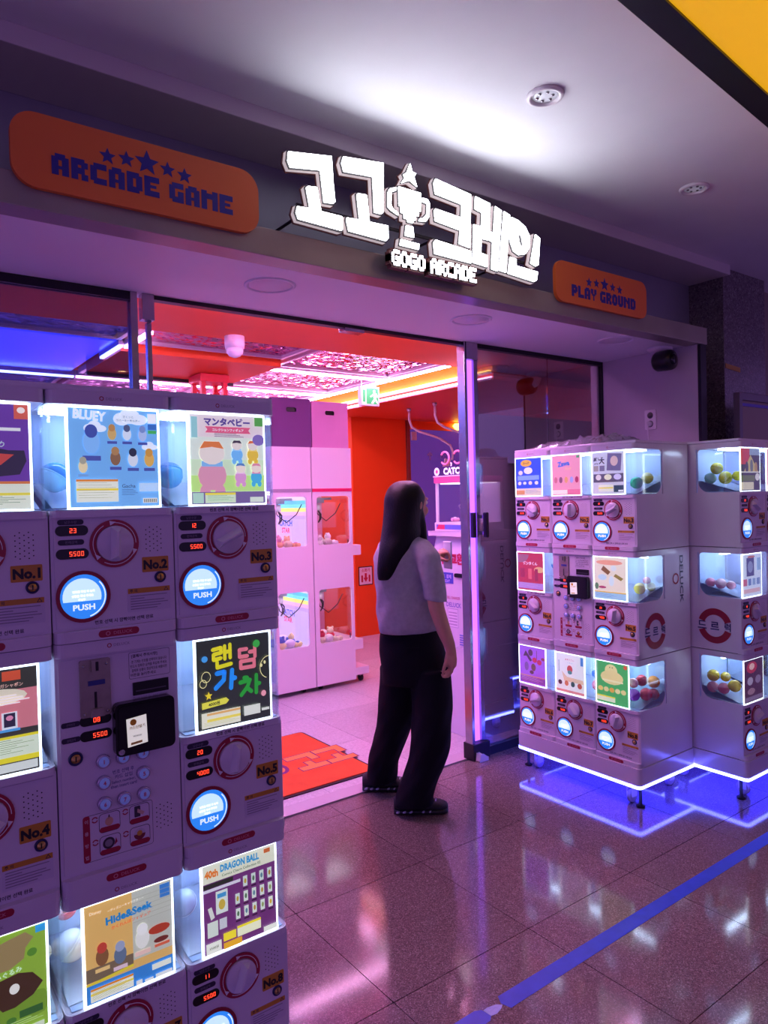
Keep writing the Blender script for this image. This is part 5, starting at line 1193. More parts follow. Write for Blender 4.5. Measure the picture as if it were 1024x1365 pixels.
# ------------------------------------------------------------------ claw machines inside the shop
M_cab = mat('white_cabinet', 'E8DCE8', 0.3)
M_acr = clear('acrylic_window', (0.98, 0.97, 1.0), 0.05, 0.02, 0.4)
M_cled = glow('claw_lamp', (1.0, 0.86, 0.98), 2.6)
M_grey = mat('metal_grey', '9C94A4', 0.3, 0.7)
def claw_half(x0, x1, front, label, strip_c):
    """Two-tier claw machine seen on its side panel; front = +1 or -1 along x."""
    y0, y1 = 4.9, 5.55
    t = thing('claw_machine', label, 'claw machine', (x0, y0, 0))
    w, d = x1 - x0, y1 - y0
    wl, wr = (0.04, w - 0.045) if front < 0 else (0.04, w - 0.022)
    holes = []
    for z0, z1 in ((1.166, 1.556), (0.376, 0.81)):
        holes.append(rrect(wl, wr, z0, z1, 0.025, 4))
    MB().prism([(0, 0.04), (w, 0.04), (w, 1.93), (0, 1.93)], 0, 0.018, M_cab, holes=[list(reversed(h)) for h in holes]).build('side_panel', t)
    MB().prism([(0, 0.04), (w, 0.04), (w, 1.93), (0, 1.93)], d - 0.018, d, M_cab, holes=[list(reversed(h)) for h in holes]).build('side_panel', t)
    xb = 0.0 if front > 0 else w - 0.012
    MB().box(xb, xb + 0.012, 0.018, d - 0.018, 0.04, 1.93, M_cab).build('back_panel', t)
    xf = w - 0.012 if front > 0 else 0.0
    MB().box(xf, xf + 0.012, 0.018, d - 0.018, 1.60, 1.93, M_cab).box(xf, xf + 0.012, 0.018, d - 0.018, 0.81, 1.12, M_cab).box(xf, xf + 0.012, 0.018, d - 0.018, 0.04, 0.36, M_cab).build('front_panel', t)
    MB().box(0.0, w, 0, d, 1.93, 1.945, M_cab).box(0.012, w - 0.012, 0.018, d - 0.018, 1.60, 1.93, M_cab).build('top_cabinet', t)
    MB().box(0, w, -0.004, 0.0, 1.592, 1.618, mat('trim_' + strip_c, strip_c, 0.35)).build('trim_strip', t)
    for k, (z0, z1) in enumerate(((1.15, 1.556), (0.36, 0.81))):
        MB().box(0.012, w - 0.012, 0.018, d - 0.018, z0 - 0.3, z0, M_cab).build('deck', t)
        MB().box(wl - 0.01, wr + 0.01, 0.0185, 0.0225, z0 + 0.004, z1 + 0.01, M_acr).build('side_window', t)
        MB().box(xf + 0.003, xf + 0.008, 0.02, d - 0.02, z0, z1 + 0.02, M_acr).build('front_window', t)
        MB().box(0.03, w - 0.03, 0.04, d - 0.04, z1 + 0.022, z1 + 0.03, M_cled).build('lamp_panel', t)
        xi = 0.0125 if front > 0 else w - 0.0125
        g = MB()
        if front < 0:
            for q, c in enumerate(('58B8F0', '70D8E0', 'F0E878', 'F8B8D0', 'C0A8F0')):
                g.box(xi - 0.003, xi, 0.022, d - 0.022, z1 - 0.03 - 0.03 * (q + 1), z1 - 0.03 - 0.03 * q, ink(c))
            g.box(xi - 0.0025, xi, 0.022, d - 0.022, z0, z1 - 0.18, ink('C8B8E8'))
            g.text('CATCH', d * 0.62, z1 - 0.215, 0.05, ink('3858C0'), xi - 0.0035, 0.03, axis='x', mirror=-1).text('STAR', d * 0.62, z1 - 0.275, 0.045, ink('D83858'), xi - 0.0035, 0.03, axis='x', mirror=-1)
        else:
            g.box(0.02, w - 0.02, d - 0.0215, d - 0.0185, z0, z1, mat('salmon_reflection', 'F07858', 0.4))  # orange reflections inside the machine put in as a salmon colour
            g.box(0.12, w - 0.06, d - 0.0225, d - 0.0215, z1 - 0.28, z1 - 0.05, mat('pink_card', 'F0C0E0', 0.4))
        g.build('back_print', t)
        cx, cy, cz = w * 0.58, d * 0.45, z1 - 0.01
        g = MB().box(0.02, w - 0.02, cy - 0.012, cy + 0.012, cz - 0.02, cz, M_grey).box(cx - 0.04, cx + 0.04, cy - 0.05, cy + 0.05, cz - 0.045, cz - 0.01, M_grey)
        g.build('gantry', t)
        g = MB().lathe([(0.028, 0), (0.03, -0.05), (0.02, -0.06)], (cx, cy, cz - 0.05), M_white_trim, n=14).tube([(cx, cy, cz - 0.04), (cx, cy, cz - 0.11)], 0.006, M_grey, 6)
        for a in (0.4, 2.5, 4.6):
            c, s = math.cos(a), math.sin(a)
            g.tube([(cx + 0.015 * c, cy + 0.015 * s, cz - 0.105), (cx + 0.055 * c, cy + 0.055 * s, cz - 0.14), (cx + 0.05 * c, cy + 0.05 * s, cz - 0.18), (cx + 0.02 * c, cy + 0.02 * s, cz - 0.205)], 0.006, M_dark, 6)
        g.build('claw', t)
        MB().tube([(0.05, 0.06, cz - 0.03), (0.08, 0.06, cz - 0.13), (0.16, 0.06, cz - 0.19), (0.25, 0.06, cz - 0.13), (0.30, 0.06, cz - 0.05)], 0.004, M_dark, 6).build('cable', t)
        # control shelf on the playing side
        xs0, xs1 = (w, w + 0.115) if front > 0 else (-0.115, 0.0)
        MB().box(xs0, xs1, 0.05, d - 0.05, z0 - 0.09, z0 - 0.005, M_cab).build('control_shelf', t, bev=0.006)
        MB().tube([((xs0 + xs1) / 2, 0.16, z0 - 0.006), ((xs0 + xs1) / 2, 0.16, z0 + 0.04)], 0.006, M_dark, 6).ball(((xs0 + xs1) / 2, 0.16, z0 + 0.05), 0.016, M_red, 10, 8).build('joystick', t)
    xs0, xs1 = (0.0, w + 0.14) if front > 0 else (-0.14, w)
    MB().box(xs0, xs1, 0.01, d - 0.01, 0.068, 0.13, M_cab).build('plinth', t, bev=0.005)
    for x in (0.07, w + 0.09) if front > 0 else (-0.09, w - 0.08):
        for y in (0.07, d - 0.07):
            o = MB().box(x - 0.016, x + 0.016, y - 0.02, y + 0.02, 0.045, 0.07, M_grey).build('caster', t)
            MB().lathe([(0.028, -0.012), (0.03, -0.009), (0.03, 0.009), (0.028, 0.012)], (x, y, 0.03), M_dark, 'x', 16).build('wheel', o)
    return t
claw_half(2.56, 2.916, -1, 'white two-tier claw machine with rainbow backdrop behind the nearest machine', 'A89CB0')
claw_half(2.924, 3.30, 1, 'white two-tier claw machine with red trim, orange reflections coloured onto its back', 'E02868')
def plush(x, y, z, r, c, c2, label, group, kind):
    f = mat('plush_' + c, c, 0.9, bump=(60, 0.4)); f2 = mat('plush_' + c2, c2, 0.9, bump=(60, 0.4))
    g = MB()
    if kind == 0:
        g.ball((0, 0, r * 0.6), r * 0.75, f, 12, 8, (1, 1, 0.85)).ball((0, 0, r * 1.45), r * 0.6, f2, 12, 8)
        for s in (-1, 1):
            g.ball((s * r * 0.4, 0, r * 1.95), r * 0.22, f2, 8, 6).ball((s * r * 0.6, -r * 0.2, r * 0.6), r * 0.25, f, 8, 6)
    elif kind == 1:
        g.ball((0, 0, r * 0.7), r * 0.9, f, 12, 8, (1.2, 0.9, 0.75)).ball((r * 0.9, 0, r * 0.9), r * 0.3, f2, 8, 6).ball((-r * 0.9, 0, r * 0.7), r * 0.35, f2, 8, 6)
    else:
        for k in range(5):
            g.ball((r * 0.55 * math.cos(k * 1.257), r * 0.55 * math.sin(k * 1.257), r * 0.5), r * 0.42, f, 8, 6)
        g.ball((0, 0, r * 0.62), r * 0.45, f2, 10, 7)
    o = g.build('plush_toy', None, (x, y, z), (0, 0, rnd.uniform(0, 6)))
    tag(o, label, 'plush toy', group)
R4 = random.Random(11)
for (xa, xb, z, cols, where) in ((2.62, 2.85, 1.15, ['F0B888', 'F0A8B8', 'E8D0B0', 'E890A8'], 'upper window of the rainbow claw machine'), (2.62, 2.85, 0.36, ['F0E8A0', '4870C8', 'E8E0F0', '3858B0'], 'lower window of the rainbow claw machine'),
                                 (2.98, 3.22, 1.15, ['F0ECE4', 'E8D8E0', 'D8C8C0'], 'upper window of the red-trimmed claw machine'), (2.98, 3.22, 0.36, ['F0E0C0', 'E04058', 'F4ECF0', 'D8A8B8'], 'lower window of the red-trimmed claw machine')):
    names = {'F0B888': 'peach', 'F0A8B8': 'pink', 'E8D0B0': 'beige', 'E890A8': 'rose', 'F0E8A0': 'pale yellow', '4870C8': 'blue', 'E8E0F0': 'lavender white', '3858B0': 'dark blue', 'F0ECE4': 'ivory', 'E8D8E0': 'pinkish white', 'D8C8C0': 'sand', 'F0E0C0': 'cream', 'E04058': 'red', 'F4ECF0': 'white', 'D8A8B8': 'dusty pink'}
    for k in range(3):
        for j in range(3):
            c = cols[(k * 2 + j) % len(cols)]
            plush(xa + (xb - xa) * (k + 0.5) / 3 + R4.uniform(-0.01, 0.01), 4.99 + j * 0.12 + R4.uniform(-0.01, 0.01), z + 0.001, 0.044 + R4.uniform(0, 0.008), c, cols[(k + j + 1) % len(cols)],
                  '%s plush toy, %s row %s, %s' % (names[c], ('front', 'second', 'back')[j], ('left', 'middle', 'right')[k], where), 'plush toys, ' + where, (k + j) % 3)
# cardboard boxes on top
def carton(x0, x1, y0, y1, h, c, label):
    t = thing('carton', label, 'box', ((x0 + x1) / 2, y0, 1.946))
    m = mat('card_' + c, c, 0.7, noise=(5, 0.06)); w, d = (x1 - x0) / 2, y1 - y0
    hole = rrect(-0.045, 0.045, h - 0.1, h - 0.065, 0.014, 4)
    MB().prism([(-w, 0), (w, 0), (w, h), (-w, h)], 0, 0.006, m, holes=[list(reversed(hole))]).build('front_panel', t)
    MB().box(-w, -w + 0.006, 0.006, d, 0, h, m).box(w - 0.006, w, 0.006, d, 0, h, m).box(-w, w, d, d + 0.006, 0, h, m).build('side_panel', t)
    MB().box(-w, w, 0, d, h, h + 0.006, m).build('lid_flap', t)
    MB().box(-w + 0.006, w - 0.006, 0.012, 0.02, h - 0.14, h - 0.02, M_black).build('hollow_shade', t)  # black sheet painting in the shade behind the hand hole
carton(2.60, 2.945, 4.93, 5.35, 0.375, '6C3A78', 'dark purple cardboard carton on top of the claw machines')
carton(2.955, 3.30, 4.93, 5.35, 0.365, 'D090C0', 'pink cardboard carton on top of the claw machines')

# ------------------------------------------------------------------ money changer with small claw machine on top
t = thing('changer_stand', 'plain white cabinet stand just inside the glass door', 'cabinet', (3.07, 3.22, 0))
MB().box(0, 0.42, 0.03, 0.385, 0.0, 0.555, M_cab).build('body', t, bev=0.004)
MB().box(-0.004, 0.424, 0.026, 0.389, 0.555, 0.566, M_cab).build('top_board', t, bev=0.002)
t = thing('money_changer', 'white money changing machine with red lettering and blue label', 'changer', (3.07, 3.25, 0.568))
MB().prism([(0.0, 0), (0.40, 0), (0.40, 0.705), (0.03, 0.705), (0.0, 0.60)], 0.0, 0.355, M_cab).build('body', t, bev=0.004)
MB().prism([(-0.03, 0.705), (0.41, 0.705), (0.41, 0.735), (-0.03, 0.735)], -0.01, 0.37, M_cab).build('top_tray', t, bev=0.004)
def face(s, y, z, h, c, bold=0.03, mw=1):
    return MB().text(s, y, z, h, paint(c), -0.0015, bold, axis='x', mirror=-1, maxw=mw)
face('지폐교환기', 0.165, 0.56, 0.075, 'D8285C', 0.05, 0.31).build('red_lettering', t)
g = MB().box(-0.003, 0, 0.17, 0.31, 0.40, 0.47, paint('4A50C8'))
g.text('카드 결제', 0.24, 0.445, 0.026, paint('D8C8F0'), -0.0035, 0.02, axis='x', mirror=-1, maxw=0.12).text('CREDIT', 0.24, 0.415, 0.018, paint('D8C8F0'), -0.0035, 0.02, axis='x', mirror=-1).build('blue_label', t)
MB().prism(rrect(0.05, 0.15, 0.445, 0.47, 0.01), -0.012, 0, M_black, 'x').build('note_slot', t)
face('DELUCK', 0.17, 0.265, 0.03, '8878C8', 0.02, 0.14).text('BILL CHANGER', 0.17, 0.31, 0.018, paint('C85080'), -0.0015, 0.01, axis='x', mirror=-1, maxw=0.12).build('maker_print', t)
g = MB().flat(rrect(0.13, 0.23, 0.12, 0.24, 0.004), -0.0012, paint('B8A8C8'), 'x').flat(rrect(0.133, 0.227, 0.123, 0.237, 0.003), -0.0014, mat('pale_card', 'F0E4F0', 0.4), 'x')
for k in range(5):
    g.flat(rrect(0.14, 0.22, 0.135 + 0.019 * k, 0.142 + 0.019 * k, 0.002), -0.0017, paint('C0A8C8'), 'x')
g.build('notice_print', t)
MB().prism(rrect(0.20, 0.31, 0.02, 0.075, 0.01), -0.02, 0, M_black, 'x').build('coin_tray', t)
g = MB()
for k in range(5):
    g.box(-0.003, 0, 0.03, 0.12, 0.015 + 0.015 * k, 0.022 + 0.015 * k, paint('7880D0'))
g.build('vent', t)
t = thing('mini_claw_machine', 'small pink-white claw machine with CATCH lettering on the money changer', 'claw machine', (3.07, 3.25, 1.3045))
MB().box(-0.01, 0.30, 0.005, 0.33, 0.0, 0.055, M_cab).build('base', t, bev=0.005)
MB().flat([(0.02, 0.012), (0.31, 0.012), (0.31, 0.042), (0.02, 0.042)], -0.0105, paint('6878D8'), 'x').flat([(0.23, 0.012), (0.31, 0.012), (0.29, 0.042), (0.23, 0.042)], -0.0108, paint('E03868'), 'x').build('base_print', t)
for x in (0.0, 0.28):
    for y in (0.01, 0.31):
        MB().box(x, x + 0.015, y, y + 0.015, 0.055, 0.31, M_cab).build('post', t)
MB().box(0.003, 0.006, 0.025, 0.31, 0.055, 0.31, M_acr).build('window', t)
MB().box(0.28, 0.29, 0.02, 0.31, 0.055, 0.31, mat('lit_back', 'E8B8F0', 0.4, emit='E0A8F0', power=0.5)).build('back_panel', t)
MB().box(-0.01, 0.30, 0.005, 0.33, 0.31, 0.35, mat('pink_roof', 'E868A0', 0.35)).build('roof', t, bev=0.005)
MB().box(0.02, 0.27, 0.03, 0.30, 0.303, 0.309, M_cled).build('lamp_panel', t)
g = MB().tube([(0.12, 0.16, 0.30), (0.12, 0.16, 0.2)], 0.008, M_grey, 6)
for a in (0.4, 2.5, 4.6):
    g.tube([(0.12, 0.16, 0.2), (0.12 + 0.05 * math.cos(a), 0.16 + 0.05 * math.sin(a), 0.16), (0.12 + 0.025 * math.cos(a), 0.16 + 0.025 * math.sin(a), 0.12)], 0.005, M_grey, 6)
g.build('claw', t)
g = MB().text('CATCH', 0.13, 0.385, 0.045, ink('F4E8FF'), -0.015, 0.05, axis='x', mirror=-1, maxw=0.22).flat(circ(0.29, 0.385, 0.026, 16), -0.015, ink('F4E8FF'), 'x')
g.flat(circ(0.29, 0.385, 0.013, 12), -0.0155, paint('D85890'), 'x').build('sign_lettering', t)
MB().box(-0.0145, -0.008, 0.0, 0.33, 0.35, 0.358, M_cab).box(-0.0145, -0.011, 0.01, 0.32, 0.358, 0.415, mat('sign_plate', '3A1E5C', 0.4)).build('sign_board', t)
g = MB()
for yy in (0.22, 0.10):
    g.tube([(-0.005, yy + 0.04 * math.cos(a), 0.47 + 0.04 * math.sin(a)) for a in [0.6 + 5.0 * k / 14 for k in range(15)]], 0.006, mat('pink_neon', 'F070A0', 0.4, emit='F060A0', power=0.8), 6)
g.tube([(-0.005, 0.16, 0.352), (-0.005, 0.16, 0.44)], 0.005, M_cab, 6).build('neon_ornament', t)
for k, (x, y, c, nme) in enumerate(((0.09, 0.08, 'F0E4A0', 'pale yellow'), (0.17, 0.16, 'B8A0E8', 'violet'), (0.09, 0.24, 'F0A8C8', 'pink'))):
    plush(3.07 + x, 3.25 + y, 1.3605, 0.032, c, 'F4ECF0', nme + ' plush toy inside the small CATCH claw machine', 'plush toys in the small claw machine', k)

# ------------------------------------------------------------------ doormat and floor tape
t = thing('doormat', 'orange doormat with purple-outlined block logo inside the door', 'mat', (1.25, 3.24, 0.0005))
MB().prism(rrect(0, 1.075, 0, 0.87, 0.03, 4), 0, 0.006, mat('mat_rubber', '2A1420', 0.7), 'z').build('rubber_edge', t)
MB().prism(rrect(0.018, 1.057, 0.018, 0.852, 0.02, 4), 0.006, 0.011, mat('mat_pile', 'F0602C', 0.95, noise=(12, 0.12), bump=(400, 0.5)), 'z').build('pile', t)
pur, org = paint('7A2C6C', 0.9), paint('F09048', 0.9)
g = MB()
def mp(P):
    return [(a - 1.25, b - 3.24) for a, b in P]
def block(P, c, z):
    g.flat(mp(P), z, c, 'z')
k1 = [(0.0, 0.245), (0.20, 0.245), (0.20, 0.13), (0.145, 0.13), (0.145, 0.19), (0.0, 0.19)]
k2 = [(0.0, 0.0), (0.20, 0.0), (0.20, 0.055), (0.125, 0.055), (0.125, 0.115), (0.075, 0.115), (0.075, 0.055), (0.0, 0.055)]
for ox in (1.42, 1.66, 1.98, 2.17):
    for P in (k1, k2):
        Q = [(ox + a * 0.9, 3.49 + b) for a, b in P]
        block(grow(Q, 0.009), pur, 0.0113)
        block(Q, org, 0.0116)
block([(1.87 + 0.07 * math.cos(a), 3.61 + 0.09 * math.sin(a)) for a in [k * 0.45 for k in range(14)]], pur, 0.0114)
block([(1.87 + 0.045 * math.cos(a), 3.60 + 0.055 * math.sin(a)) for a in [k * 0.45 for k in range(14)]], org, 0.0117)
g.build('woven_logo', t)
tape = mat('blue_tape', '2C48C8', 0.4, noise=(25, 0.12))
tag(MB().prism([(1.525, 1.487), (1.60, 1.488), (2.5, 1.492), (5.5, 1.495), (5.5, 1.548), (2.5, 1.546), (1.53, 1.546), (1.515, 1.52)], 0.0003, 0.0009, tape, 'z').build('floor_tape'), 'long blue tape stripe across the polished floor towards the right', 'tape')
tag(MB().prism([(0.6, 1.483), (1.44, 1.488), (1.455, 1.50), (1.45, 1.535), (1.43, 1.545), (0.6, 1.542)], 0.0003, 0.0009, tape, 'z').build('floor_tape'), 'blue tape stripe at the bottom edge, before the long stripe', 'tape')
tag(MB().prism([(1.455, 1.50), (1.475, 1.496), (1.50, 1.503), (1.515, 1.512), (1.50, 1.525), (1.47, 1.532), (1.452, 1.53)], 0.0003, 0.0011, mat('torn_tape', 'A8B0E0', 0.3, bump=(90, 0.6)), 'z').build('tape_scrap'), 'torn pale tape scrap between the two blue stripes', 'tape')

# ------------------------------------------------------------------ the woman in the doorway
FH = Vector((math.sin(YAW), math.cos(YAW), 0)); RH = Vector((math.cos(YAW), -math.sin(YAW), 0))
PO_ = FH * 3.5
def W3(u, v, z):
    return Vector((0, 0, 0)) + RH * u + FH * v + Vector((0, 0, z))
person = thing('person', 'woman with long dark hair, grey T-shirt and dark wide trousers', 'person', tuple(PO_))
def ringpts(z, cu, cv, ru, rv, n=40, wob=0.0, ph=0.0, tilt=0.0, rot=0.0, sq=2.0):
    P = []
    for j in range(n):
        a = 2 * PI * j / n
        k = 1 + wob * (math.sin(3 * a + ph) + 0.6 * math.sin(7 * a - 1.7 * ph))
        c, s = math.cos(a), math.sin(a)
        c = math.copysign(abs(c) ** (2 / sq), c); s = math.copysign(abs(s) ** (2 / sq), s)
        x, y = ru * k * c, rv * k * s
        x, y = x * math.cos(rot) - y * math.sin(rot), x * math.sin(rot) + y * math.cos(rot)
        P.append(tuple(W3(cu + x, cv + y, z + tilt * x)))
    return P
def interp(rows, m):
    """smooth in-between rings from key rows (catmull-rom over row number)."""
    out = []
    for i in range(len(rows) - 1):
        p0, p1, p2, p3 = rows[max(i - 1, 0)], rows[i], rows[i + 1], rows[min(i + 2, len(rows) - 1)]
        for k in range(m):
            t = k / m
            out.append([0.5 * (2 * b + (c - a) * t + (2 * a - 5 * b + 4 * c - d) * t * t + (3 * b - a - 3 * c + d) * t ** 3) for a, b, c, d in zip(p0, p1, p2, p3)])
    return out + [list(rows[-1])]
def baked(mb, name, voxel, smooth, parent, it=1.0):
    o = mb.build(name, parent)
    md = o.modifiers.new('r', 'REMESH'); md.mode = 'VOXEL'; md.voxel_size = voxel
    sm = o.modifiers.new('s', 'SMOOTH'); sm.iterations = smooth; sm.factor = 0.5
    dg = bpy.context.evaluated_depsgraph_get()
    me = bpy.data.meshes.new_from_object(o.evaluated_get(dg))
    o.modifiers.clear()
    old = o.data
    o.data = me
    bpy.data.meshes.remove(old)
    if not me.materials:
        for m in mb.mats:
            me.materials.append(m)
    me.polygons.foreach_set('use_smooth', [True] * len(me.polygons))
    return o
def chain(mb, pts, m, n=12):
    P = [tuple(W3(*p[:3])) for p in pts]
    mb.tube(P, [p[3] for p in pts], m, n)
    for p, q in zip(pts, P):
        mb.ball(q, p[3], m, n, 8)
    return mb
M_skin = mat('skin', 'C08C78', 0.5, noise=(20, 0.06))
M_shirt = mat('grey_knit', 'B0ACB4', 0.9, noise=(45, 0.12), bump=(500, 0.35))
M_trou = mat('dark_cotton', '0B0714', 0.85, spec=0.2, bump=(300, 0.3))
def hairmat():
    m = mat('dark_hair', '0C070A', 0.45, spec=0.22)
    nt = m.node_tree
    tc = nt.nodes.new('ShaderNodeTexCoord')
    mp_ = nt.nodes.new('ShaderNodeMapping'); mp_.inputs['Scale'].default_value = (260, 260, 5)
    n = nt.nodes.new('ShaderNodeTexNoise'); n.inputs['Scale'].default_value = 1.0; n.inputs['Detail'].default_value = 3
    bp = nt.nodes.new('ShaderNodeBump'); bp.inputs['Strength'].default_value = 0.5; bp.inputs['Distance'].default_value = 0.004
    nt.links.new(tc.outputs['Object'], mp_.inputs[0]); nt.links.new(mp_.outputs[0], n.inputs['Vector']); nt.links.new(n.outputs['Fac'], bp.inputs['Height'])
    nt.links.new(bp.outputs[0], nt.nodes['Principled BSDF'].inputs['Normal'])
    return m
M_hair = hairmat()
# facing direction of head and chest, in (u, v)
fa = math.radians(38)
fu, fv = math.cos(fa), math.sin(fa)
# --- body: one continuous skin surface (head, neck, trunk, arms, hands, legs)
b = MB()
hu, hv, hz = 0.126, 0.035, 1.495
b.ball(tuple(W3(hu, hv, hz + 0.012)), 0.083, M_skin, 20, 14, (1, 1, 1.15))
b.ball(tuple(W3(hu + 0.018 * fu, hv + 0.018 * fv, hz - 0.045)), 0.068, M_skin, 18, 12, (1, 1, 1.05))
b.ball(tuple(W3(hu + 0.055 * fu, hv + 0.055 * fv, hz - 0.085)), 0.026, M_skin, 12, 8)           # chin
pf, sf = (-fv, fu), None
chain(b, [(hu + 0.084 * fu, hv + 0.084 * fv, hz + 0.012, 0.007), (hu + 0.098 * fu, hv + 0.098 * fv, hz - 0.018, 0.011), (hu + 0.088 * fu, hv + 0.088 * fv, hz - 0.03, 0.012)], M_skin, 10)   # nose
for s in (-1, 1):
    b.ball(tuple(W3(hu + 0.076 * fu + s * 0.012 * pf[0], hv + 0.076 * fv + s * 0.012 * pf[1], hz - 0.062)), 0.011, M_skin, 10, 7, (1, 1, 0.6))      # lips
    b.ball(tuple(W3(hu + 0.06 * fu + s * 0.036 * pf[0], hv + 0.06 * fv + s * 0.036 * pf[1], hz - 0.035)), 0.026, M_skin, 10, 7)                        # cheeks
    b.ball(tuple(W3(hu - 0.005 * fu + s * 0.083 * pf[0], hv - 0.005 * fv + s * 0.083 * pf[1], hz - 0.005)), 0.022, M_skin, 10, 7, (0.7, 0.7, 1.3))     # ears
    b.ball(tuple(W3(hu + 0.075 * fu + s * 0.032 * pf[0], hv + 0.075 * fv + s * 0.032 * pf[1], hz + 0.022)), 0.017, M_skin, 10, 7, (1.1, 1.1, 0.5))      # brow
chain(b, [(0.105, 0.02, 1.42, 0.05), (0.10, 0.015, 1.36, 0.047), (0.095, 0.01, 1.30, 0.055)], M_skin, 16)
b.loft([ringpts(*r) for r in interp([(0.86, 0.11, 0.0, 0.12, 0.09), (1.0, 0.10, 0.0, 0.11, 0.085), (1.15, 0.095, 0.0, 0.125, 0.095), (1.27, 0.09, 0.0, 0.12, 0.085), (1.32, 0.095, 0.01, 0.06, 0.05)], 4)], M_skin)
SR = (0.185, -0.075)
chain(b, [(0.17, -0.06, 1.27, 0.05), (0.205, -0.095, 1.24, 0.045), (0.222, -0.115, 1.12, 0.041), (0.236, -0.14, 1.0, 0.038), (0.266, -0.158, 0.90, 0.034), (0.288, -0.168, 0.84, 0.028), (0.298, -0.17, 0.80, 0.024)], M_skin)
# right hand: palm, four fingers curled back, thumb
HV = -0.072
chain(b, [(0.297, -0.10 + HV, 0.80, 0.025), (0.296, -0.085 + HV, 0.775, 0.028), (0.291, -0.083 + HV, 0.75, 0.028)], M_skin)
chain(b, [(0.302, -0.105 + HV, 0.772, 0.022), (0.300, -0.11 + HV, 0.745, 0.021)], M_skin)
for k in range(4):
    v0 = -0.118 + 0.020 * k + HV
    L = (0.95, 1.0, 0.98, 0.8)[k]
    chain(b, [(0.300 - 0.002 * k, v0, 0.742, 0.0095), (0.295, v0 - 0.003, 0.742 - 0.030 * L, 0.0088), (0.279, v0 - 0.004, 0.742 - 0.052 * L, 0.008), (0.260, v0 - 0.003, 0.742 - 0.057 * L, 0.0072), (0.252, v0 - 0.002, 0.742 - 0.052 * L, 0.0065)], M_skin, 8)
chain(b, [(0.280, -0.115 + HV, 0.775, 0.012), (0.266, -0.122 + HV, 0.748, 0.0105), (0.258, -0.122 + HV, 0.724, 0.0088), (0.254, -0.12 + HV, 0.708, 0.0075)], M_skin, 8)
# left arm bent up in front of the chest, hand at a phone
chain(b, [(0.01, 0.06, 1.27, 0.048), (0.0, 0.10, 1.2, 0.043), (0.01, 0.14, 1.06, 0.039), (0.08, 0.2, 1.08, 0.034), (0.18, 0.21, 1.15, 0.029), (0.245, 0.2, 1.20, 0.024)], M_skin)
chain(b, [(0.245, 0.2, 1.20, 0.025), (0.285, 0.185, 1.225, 0.026)], M_skin)
for k in range(4):
    chain(b, [(0.285, 0.165 + 0.016 * k, 1.235 + 0.004 * k, 0.009), (0.318, 0.16 + 0.016 * k, 1.238 + 0.006 * k, 0.0085), (0.335, 0.155 + 0.015 * k, 1.222 + 0.006 * k, 0.0078), (0.328, 0.15 + 0.015 * k, 1.205 + 0.006 * k, 0.007)], M_skin, 8)
chain(b, [(0.265, 0.165, 1.215, 0.012), (0.295, 0.145, 1.205, 0.010), (0.315, 0.14, 1.198, 0.0085)], M_skin, 8)
for leg in ([(0.05, 0.05, 0.84, 0.07), (0.04, 0.09, 0.45, 0.055), (-0.06, 0.23, 0.10, 0.036), (-0.065, 0.235, 0.06, 0.034)], [(0.175, -0.02, 0.84, 0.068), (0.20, -0.06, 0.45, 0.055), (0.09, -0.045, 0.10, 0.036), (0.09, -0.045, 0.06, 0.034)]):
    chain(b, leg, M_skin)
baked(b, 'body', 0.0055, 5, person)
# --- T-shirt
s = MB()
rows = [(0.872, 0.108, 0.0, 0.145, 0.112), (0.90, 0.118, 0.0, 0.160, 0.122), (0.97, 0.113, 0.0, 0.163, 0.125), (1.06, 0.10, 0.0, 0.157, 0.120), (1.16, 0.092, 0.0, 0.150, 0.118), (1.24, 0.088, 0.0, 0.145, 0.112), (1.285, 0.09, 0.0, 0.130, 0.098), (1.325, 0.095, 0.004, 0.092, 0.076), (1.352, 0.10, 0.008, 0.064, 0.060), (1.362, 0.10, 0.01, 0.058, 0.056)]
R_ = interp(rows, 6)
s.loft([ringpts(r[0], r[1], r[2], r[3], r[4], 48, 0.026 if r[0] < 1.12 else 0.012 if r[0] < 1.25 else 0.004, r[0] * 26, 0, 0.35) for r in R_], M_shirt)
chain(s, [(0.12, -0.03, 1.30, 0.05), (0.175, -0.07, 1.272, 0.057), (0.205, -0.10, 1.23, 0.06)], M_shirt, 18)
s.loft([ringpts(z, u, v, r, r * 0.95, 30, 0.04, z * 30, -0.12) for z, u, v, r in interp([(1.235, 0.203, -0.10, 0.060), (1.17, 0.216, -0.112, 0.060), (1.10, 0.226, -0.12, 0.056), (1.035, 0.234, -0.125, 0.054)], 5)], M_shirt)
chain(s, [(0.07, 0.04, 1.30, 0.05), (0.015, 0.07, 1.27, 0.056), (-0.005, 0.10, 1.22, 0.056), (0.0, 0.125, 1.12, 0.052), (0.005, 0.135, 1.08, 0.05)], M_shirt, 18)
baked(s, 't_shirt', 0.007, 4, person)
s = MB()
s.loft([ringpts(z, 0.101, 0.011, r, r * 0.97, 40, 0, 0, 0.05) for z, r in ((1.352, 0.060), (1.368, 0.055), (1.368, 0.051), (1.352, 0.056), (1.352, 0.060))], mat('grey_rib', 'A4A0A8', 0.9), cap=False)
s.build('collar', person)
